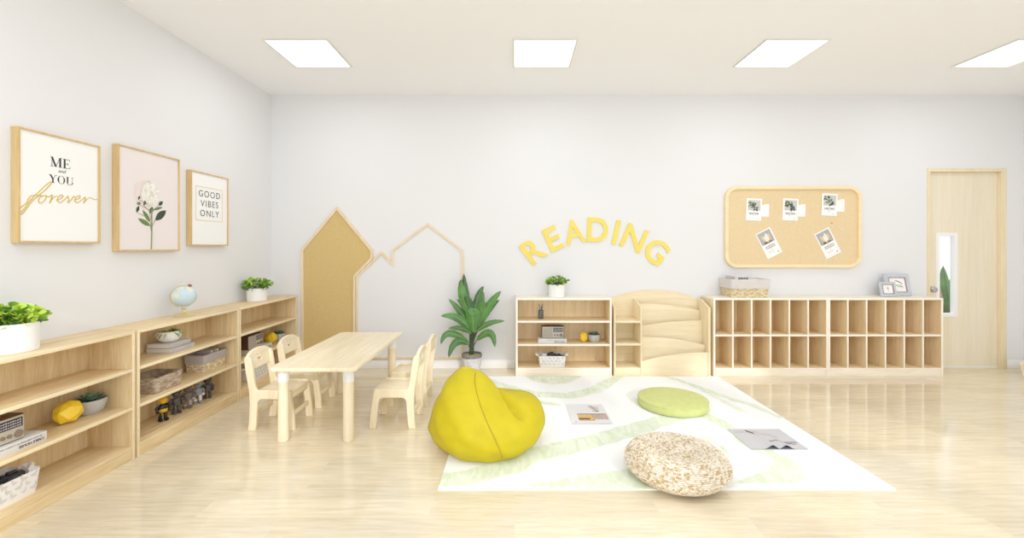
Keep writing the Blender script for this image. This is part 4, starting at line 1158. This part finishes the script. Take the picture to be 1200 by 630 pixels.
polys = [[c1(230, 535), c1(420, 500), c1(620, 470), c1(750, 450), c1(800, 480), c1(900, 555), c1(700, 545)],
         [c3(60, 435), c3(200, 375), c3(205, 345), c3(255, 332), c3(315, 375), c3(330, 415), c3(300, 437)],
         [c1(275, 40), c1(320, 66), c1(400, 80), c1(480, 74), c1(540, 40)],
         [c1(1000, 335), c1(1085, 322), c1(1150, 385), c1(1070, 385)]]
NX, NY = 340, 280
import numpy as np
gx = np.linspace(RX0, RX1, NX); gy = np.linspace(RY0, RY1, NY); GX, GY = np.meshgrid(gx, gy)
wob = .006*np.sin(GX*31+GY*17)+.005*np.sin(GY*43-GX*23)
val = np.zeros_like(GX)
for pts, ws in roads:
    for (a, b, wa, wb) in zip(pts, pts[1:], ws, ws[1:]):
        ax, ay = a; bx, by = b; dx, dy = bx-ax, by-ay; L2 = dx*dx+dy*dy+1e-9
        t_ = np.clip(((GX-ax)*dx+(GY-ay)*dy)/L2, 0, 1)
        dist = np.hypot(GX-ax-t_*dx, GY-ay-t_*dy)-(wa+(wb-wa)*t_)+wob
        val = np.maximum(val, np.clip(.5-dist/.016, 0, 1))
for pl in polys:
    inside = np.zeros_like(GX, bool); n = len(pl); dm = np.full_like(GX, 9.)
    for i in range(n):
        (ax, ay), (bx, by) = pl[i], pl[(i+1) % n]
        c_ = ((ay > GY) != (by > GY)) & (GX < (bx-ax)*(GY-ay)/(by-ay+1e-12)+ax)
        inside ^= c_
        dx, dy = bx-ax, by-ay; t_ = np.clip(((GX-ax)*dx+(GY-ay)*dy)/(dx*dx+dy*dy+1e-9), 0, 1)
        dm = np.minimum(dm, np.hypot(GX-ax-t_*dx, GY-ay-t_*dy))
    sd = np.where(inside, -dm, dm)
    val = np.maximum(val, np.clip(.5-sd/.016, 0, 1))
bm = bmesh.new(); vs = []
TH = .010
for j in range(NY):
    for i in range(NX):
        edge = i in (0, NX-1) or j in (0, NY-1)
        vs.append(bm.verts.new((GX[j, i], GY[j, i], TH-.003 if edge else TH)))
for j in range(NY-1):
    for i in range(NX-1): bm.faces.new((vs[j*NX+i], vs[j*NX+i+1], vs[(j+1)*NX+i+1], vs[(j+1)*NX+i]))
border = [j for j in range(NX)]+[j*NX+NX-1 for j in range(1, NY)]+[(NY-1)*NX+i for i in range(NX-2, -1, -1)]+[j*NX for j in range(NY-2, 0, -1)]
low = [bm.verts.new((vs[b].co.x, vs[b].co.y, .0)) for b in border]
for k_ in range(len(border)):
    k2 = (k_+1) % len(border); bm.faces.new((vs[border[k_]], low[k_], low[k2], vs[border[k2]]))
me = bpy.data.meshes.new('play_rug'); bm.to_mesh(me); bm.free()
me.materials.append(M['rug'])
at_ = me.color_attributes.new('pattern', 'FLOAT_COLOR', 'POINT')
vals = np.zeros((len(me.vertices), 4), np.float32); vals[:, 3] = 1
fv = val.reshape(-1); vals[:len(fv), 0] = fv; vals[:len(fv), 1] = fv; vals[:len(fv), 2] = fv
for k_, b in enumerate(border): vals[len(fv)+k_, :3] = 0
at_.data.foreach_set('color', vals.ravel())
me.polygons.foreach_set('use_smooth', [True]*len(me.polygons)); me.set_sharp_from_angle(angle=.8)
rug = bpy.data.objects.new('play_rug', me); col.objects.link(rug)
tag(rug, 'large white floor rug with faint green winding road pattern', 'rug')

# ------------------------------------------------------------------ green cushion, pouf, bean bag
t = thing('floor_cushion', 'round flat green floor cushion on the rug', 'cushion', (1.262, 3.445, TH))
r = .268; h = .068
m = MB(); m.lathe([(0, 0), (r-.02, 0), (r-.006, .006), (r, .02), (r, h-.02), (r-.006, h-.006), (r-.02, h-.001), (r*.6, h+.004), (0, h+.006)], 'green_fabric', seg=80); m.build('cushion_body', t)
for z in (.012, h-.009):
    m = MB(); m.tube([((r-.001)*math.cos(a), (r-.001)*math.sin(a), z) for a in [2*PI*i/80 for i in range(81)]], .0022, 'green_fabric', 6, False); m.build('piping', t)

t = thing('woven_pouf', 'round woven straw floor pouf with dented top at the rug front edge', 'pouf', (.895, 2.385, TH+.001))
r = .275
prof = [(0, 0), (.13, .0), (.19, .006), (.235, .025), (.266, .055), (.275, .078), (.268, .103), (.24, .132), (.20, .146), (.16, .144), (.11, .130), (.05, .121), (0, .119)]
# smooth profile
def catmull(P, k=5):
    out = []
    for i in range(len(P)-1):
        a, b, c, d_ = [Vector(P[max(0, min(len(P)-1, j))]) for j in (i-1, i, i+1, i+2)]
        for q in range(k):
            s_ = q/k; v = .5*((2*b)+(-a+c)*s_+(2*a-5*b+4*c-d_)*s_*s_+(-a+3*b-3*c+d_)*s_**3); out.append((max(v.x, 0), max(v.y, 0)))
    out.append(P[-1]); return out
pp = catmull(prof, 4); pp[0] = (0, 0)
m = MB()
m.lathe(pp, 'pouf_core', seg=110); m.build('woven_body', t, 70)
m = MB()
def surf_r(z, side_out=True): pass
seq = catmull(prof, 12); ln = 0; acc = [0]
for a, b in zip(seq, seq[1:]): ln += math.hypot(b[0]-a[0], b[1]-a[1]); acc.append(ln)
def along(s_):
    for i in range(len(acc)-1):
        if acc[i+1] >= s_:
            u = (s_-acc[i])/max(acc[i+1]-acc[i], 1e-9); return (seq[i][0]+(seq[i+1][0]-seq[i][0])*u, seq[i][1]+(seq[i+1][1]-seq[i][1])*u)
    return seq[-1]
s_ = .20; row = 0
while s_ < ln-.012:
    rr, zz = along(s_); r2, z2 = along(min(s_+.004, ln)); tx, tz = r2-rr, z2-zz; L_ = math.hypot(tx, tz); nx_, nz_ = tz/L_, -tx/L_
    if nx_*1+nz_*0 < 0 and zz < .1: nx_, nz_ = -nx_, -nz_
    nx_, nz_ = (tz/L_, -tx/L_)
    cnt = max(8, int(2*PI*rr/.0125)); npt = cnt*3
    pts = []
    for i in range(npt+1):
        a = 2*PI*i/npt; wv = .0022*math.cos(a*cnt/2*2+row*PI)
        pts.append(((rr+nx_*(wv+.0005))*math.cos(a), (rr+nx_*(wv+.0005))*math.sin(a), zz+nz_*(wv+.0005)))
    f0 = len(m.bm.faces)
    m.tube(pts, .0044, 'straw_a', 5, False)
    m.bm.faces.ensure_lookup_table(); ids = [m._mi('straw_a'), m._mi('straw_b'), m._mi('straw_c')]
    pick = [rnd.choice((0, 0, 0, 1, 1, 2)) for _ in range(npt)]
    for fi in range(f0, len(m.bm.faces)): m.bm.faces[fi].material_index = ids[pick[((fi-f0)//5)//3]]
    s_ += .0088; row += 1
m.build('straw_braid', t, 60)

# bean bag: star-shaped surface traced out of a smooth union
def smin(a, b, k_):
    h_ = max(0, min(1, .5+.5*(b-a)/k_)); return b*(1-h_)+a*h_-k_*h_*(1-h_)
def sde(p_, c, r_):
    q = Vector(((p_.x-c[0])/r_[0], (p_.y-c[1])/r_[1], (p_.z-c[2])/r_[2])); return (q.length-1)*min(r_)
def bag(p_):
    d = sde(p_, (.0, .0, .135), (.365, .35, .205))
    d = smin(d, sde(p_, (-.10, -.08, .25), (.215, .23, .205)), .07)
    d = smin(d, sde(p_, (-.125, -.04, .405), (.085, .09, .075)), .10)
    d = smin(d, sde(p_, (.185, .02, .185), (.165, .20, .125)), .05)
    # seat hollow pressed into the right, and a fold beside the backrest
    hol = sde(p_, (.10, .15, .40), (.12, .15, .10))
    d = -smin(-d, hol, .05)
    # crease between back and seat
    a, b = Vector((.055, -.02, .375)), Vector((.175, -.165, .255)); ap = p_-a; ab = b-a
    u = max(0, min(1, ap.dot(ab)/ab.length_squared)); cr = (ap-ab*u).length-.030
    d = -smin(-d, cr, .022)
    return d
org = Vector((-.05, 0, .15))
def shoot(dirv):
    lo, hi = 0, .7
    t_ = 0.0; last = 0
    while t_ < .7 and bag(org+dirv*t_) < 0: last = t_; t_ += .02
    lo, hi = last, t_
    for _ in range(12):
        mid = (lo+hi)/2
        if bag(org+dirv*mid) < 0: lo = mid
        else: hi = mid
    p_ = org+dirv*hi
    fol = .0035*math.sin(p_.z*60+4*math.sin(p_.x*9))*max(0, 1-abs(p_.z-.12)/.12)+.003*math.sin(p_.x*40+p_.z*30)
    p_ += dirv*fol
    return p_
NA, NT = 150, 84; grid = []
for j in range(NT+1):
    th = PI*j/NT; row = []
    for i in range(NA):
        ph = 2*PI*i/NA; row.append(shoot(Vector((math.sin(th)*math.cos(ph), math.sin(th)*math.sin(ph), math.cos(th)))))
        if j in (0, NT): row = [row[0]]*NA; break
    grid.append(row)
def flat_z(p_): return Vector((p_.x, p_.y, max(p_.z, 0)))
t = thing('bean_bag', 'bright yellow teardrop bean bag chair at the left of the rug', 'bean bag', (-.178, 2.785, TH+.001))
bm = bmesh.new(); vv = []
for j, row in enumerate(grid):
    if j in (0, NT): vv.append([bm.verts.new(flat_z(row[0]))]*NA)
    else: vv.append([bm.verts.new(flat_z(p_)) for p_ in row])
for a, b in zip(vv, vv[1:]):
    for i in range(NA):
        q = []
        for v in (a[i], b[i], b[(i+1) % NA], a[(i+1) % NA]):
            if v not in q: q.append(v)
        bm.faces.new(q)
mm_ = MB(); mm_.bm.free(); mm_.bm = bm; mm_._mi('yellow_fabric')
for f in bm.faces: f.material_index = 0
for _ in range(2): bmesh.ops.smooth_vert(bm, verts=bm.verts[:], factor=.4, use_axis_x=True, use_axis_y=True, use_axis_z=True)
mm_.build('bag_body', t, 80)
for az0, az1 in ((-100, -62), (-178, -165), (20, 10), (95, 100)):
    pts = []
    for i in range(34):
        u = i/33; th = math.radians(16+92*u); ph = math.radians(az0+(az1-az0)*u)
        p_ = flat_z(shoot(Vector((math.sin(th)*math.cos(ph), math.sin(th)*math.sin(ph), math.cos(th)))))
        pts.append(p_+(p_-org).normalized()*.0015)
    m = MB(); m.tube(pts, .0032, 'yellow_seam', 6); m.build('seam', t, 60)
m = MB(); pk = shoot(Vector((-.25, -.1, 1)).normalized()); m.ball(tuple(pk-Vector((0, 0, .006))), (.036, .036, .013), 'yellow_fabric', 3); m.build('top_cap', t)

# ------------------------------------------------------------------ magazines
def magazine(label, loc, rz, hw, hl, paint, base, curl):
    """spine along local y; page halves left/right"""
    t = thing('open_magazine', label, 'magazine', loc, rz, 'open magazines on the rug')
    NU, NV = 30, 34
    for sgn, nm in ((-1, 'left_page'), (1, 'right_page')):
        m = MB(); m._mi(base); rows = []
        for i in range(NU+1):
            s_ = hw*i/NU; u = i/NU; z = math.exp(-((u-.24)/.17)**2)
            rows.append([m.bm.verts.new((sgn*s_, -hl/2+hl*j/NV, .0022+curl*z*(1-j/NV)**1.6*(1 if i else .3))) for j in range(NV+1)])
        cache = {}
        for i in range(NU):
            for j in range(NV):
                f = m.bm.faces.new((rows[i][j], rows[i+1][j], rows[i+1][j+1], rows[i][j+1]))
                f.material_index = m._mi(paint(sgn, (i+.5)/NU, (j+.5)/NV) or base)
        m.build(nm, t, 60)
    m = MB(); m.box(-hw+.001, hw-.001, -hl/2+.001, hl/2-.001, .0, .0018, 'grey_ink'); m.build('cover', t, 0)
    return t
def paintA(sg, u, v):
    v = 1-v
    # rotated so that local y runs along world x: lower half (sg -1 -> toward camera after rotation)
    if sg < 0:
        if .03 < u < .72 and .22 < v < .97:
            if u < .09: return 'img_dark' if v < .9 else 'img_brown'
            if u > .60: return 'img_orange' if v < .62 else None
            if u > .45 and v < .5: return 'img_dark' if int(u*60) % 2 else 'img_orange'
            if v < .58: return 'img_orange' if (int(u*37)+int(v*41)) % 3 else 'gold_line'
            return 'img_brown'
        if .80 < u < .86 and .08 < v < .16: return 'grey_ink'
    else:
        if math.hypot((u-.22)*1.1, v-.74) < .09: return 'img_grey' if math.hypot((u-.2), v-.76) > .04 else 'img_dark'
        if abs(v-.66-(.75-u)*.2) < .06 and .35 < u < .85: return 'img_brown'
        if .45 < u < .75 and .68 < v < .86: return 'card_grey'
    return None
def paintB(sg, u, v):
    if sg < 0:
        x_ = 1-u
        if .60 < x_ < .80 and .72 < v < .93 and abs((v-.83)-(.7-x_)*.9) < .07: return 'img_dark'
        if math.hypot(x_-.85, v-.66) < .035: return 'img_orange'
        if .1 < x_ < .55 and .80 < v < .92: return 'img_grey' if int(v*34) % 2 else None
        if x_ > .8 and abs(v-.85+(x_-.85)*.3) < .04: return 'img_grey'
        if .1 < x_ < .7 and .3 < v < .55 and int(v*34) % 3 == 0: return 'card_grey'
    else:
        if abs(v-.70+(u-.1)*.35) < .03 and u < .5: return 'img_grey'
        if abs(v-.36+u*.18) < .018 and u < .8: return 'img_dark'
        if .5 < u < .95 and .27 < v < .36: return 'grey_ink' if (int(u*30)) % 2 else 'img_grey'
    return None
magazine('open white magazine with a brown food picture, in the middle of the rug', (.556, 3.27, TH+.001), PI/2, .19, .29, paintA, 'page_light', .004)
magazine('open grey magazine with curled pages, near the right edge of the rug', (1.655, 2.84, TH+.001), 0, .18, .30, paintB, 'page_grey', .024)

# low bench at the right edge of the picture
t = thing('wooden_bin', 'low pale wooden bin at the right picture edge below the wall, mostly cut off', 'bin', (4.957, 4.20, 0), math.radians(26))
def flare(x0, x1, y0, y1, z0, z1, m, k_=.14):
    mb = MB(); mb.box(x0, x1, y0, y1, z0, z1, m, .003)
    for v in mb.bm.verts: v.co.x += (v.co.x-.12)*k_*v.co.z/.15; v.co.y += (v.co.y+.14)*k_*v.co.z/.15
    return mb
for a in ((0, .24, -.28, -.265), (0, .24, -.015, 0)): flare(*a, 0, .15, 'birch_x').build('side_wall', t)
for a in ((0, .015, -.265, -.015), (.225, .24, -.265, -.015)): flare(*a, 0, .15, 'birch_y').build('end_wall', t)
flare(.015, .225, -.265, -.015, .004, .02, 'birch_x').build('bottom_panel', t)

# ------------------------------------------------------------------ beyond the door pane
t = thing('hallway_plant', 'large green leafy plant in a basket seen through the door pane', 'potted plant', (5.30, 5.25, 0))
m = MB(); m.lathe([(0, 0), (.15, 0), (.2, .12), (.19, .42), (.175, .42), (.17, .3), (0, .3)], 'wicker_light', seg=32); m.build('basket', t)
rnd = random.Random(2)
for (tx, tz, ty, w_) in ((-.13, 1.05, -.05, .06), (.04, .97, -.06, .085), (-.03, .80, -.2, .09), (-.12, .66, -.15, .09), (.05, .74, -.22, .10), (.0, .62, -.25, .11), (-.09, .54, -.27, .10), (.12, .86, .05, .08)):
    n = 12; pts = bez((rnd.uniform(-.03, .03), 0, .3), (tx*.3, ty*.2, tz*.75), (tx, ty, tz), n)
    m = MB(); m.keepn = True; rows = []; before = m._mark()
    for i, p_ in enumerate(pts):
        u = i/(n-1); wd = w_*max(.02, math.sin(PI*min(1, max(0, u-.2)/.8))**.7) if i < n-1 else .001
        rows.append([m.bm.verts.new(p_+Vector((wd*k_, abs(k_)*wd*.3, 0))) for k_ in (-1, 0, 1)])
    for a, b in zip(rows, rows[1:]):
        for k_ in range(2): m.bm.faces.new((a[k_], a[k_+1], b[k_+1], b[k_]))
    m._set(before, 'banana'); m.tube(pts, .004, 'banana_dark', 5); m.build('leaf', t, 60)
m = MB(); m.box(5.50, 5.79, 5.75, 6.0, 0, .87, 'brown_box', .004); tag(m.build('brown_pedestal'), 'brown pedestal behind the plant beyond the door pane', 'pedestal')

# ------------------------------------------------------------------ camera, lights, world
cam = bpy.data.cameras.new('camera'); co = bpy.data.objects.new('camera', cam); col.objects.link(co)
co.location = (0, 0, EYE); co.rotation_euler = (PI/2, 0, 0)
cam.sensor_width = 36; cam.lens = FPX/1200*36
cam.shift_x = (600-603)/1200; cam.shift_y = -(315-290)/1200
cam.clip_start = .05
sc.camera = co
def area(name, loc, rot, sx, sy, power, c=(1, 1, 1)):
    l = bpy.data.lights.new(name, 'AREA'); l.shape = 'RECTANGLE'; l.size = sx; l.size_y = sy; l.energy = power; l.color = c
    o = bpy.data.objects.new(name, l); col.objects.link(o); o.location = loc; o.rotation_euler = rot; return o
area('window_daylight', (1.4, YR+.05, 1.45), (PI/2, 0, 0), 7.4, 2.4, 60, (.87, .925, 1.02))  # area lamp added along the whole window wall as main fill
for x in (-1.68, .24, 2.18, 4.1):
    area('panel_lamp', (x, 3.55, ZC-.02), (0, 0, 0), .46, .46, 4.4, (.87, .925, 1.02))
    area('panel_lamp', (x, .9, ZC-.02), (0, 0, 0), .9, .9, 17, (.87, .925, 1.02))  # fill lamps added out of view, no panels modelled here
area('hall_lamp', (5.4, 5.8, 2.8), (0, 0, 0), 1.5, 1.5, 45)  # unseen lamp added to brighten the hallway behind the pane
s = bpy.data.lights.new('sun', 'SUN'); s.energy = 1.25; s.angle = math.radians(1.6); s.color = (1, .98, .96)
so = bpy.data.objects.new('sun', s); col.objects.link(so)
so.rotation_euler = Vector((-.33, .94, -.36)).to_track_quat('-Z', 'Y').to_euler()
w = bpy.data.worlds.new('world'); w.use_nodes = True; sc.world = w
w.node_tree.nodes['Background'].inputs[0].default_value = (.87, .925, 1.02, 1); w.node_tree.nodes['Background'].inputs[1].default_value = 1.2
sc.view_settings.view_transform = 'Standard'; sc.view_settings.look = 'None'
sc.view_settings.exposure = 0.01; sc.view_settings.gamma = 1.18
sc.cycles.max_bounces = 10; sc.cycles.diffuse_bounces = 6; sc.cycles.caustics_reflective = False; sc.cycles.caustics_refractive = False
sc.cycles.sample_clamp_indirect = 6
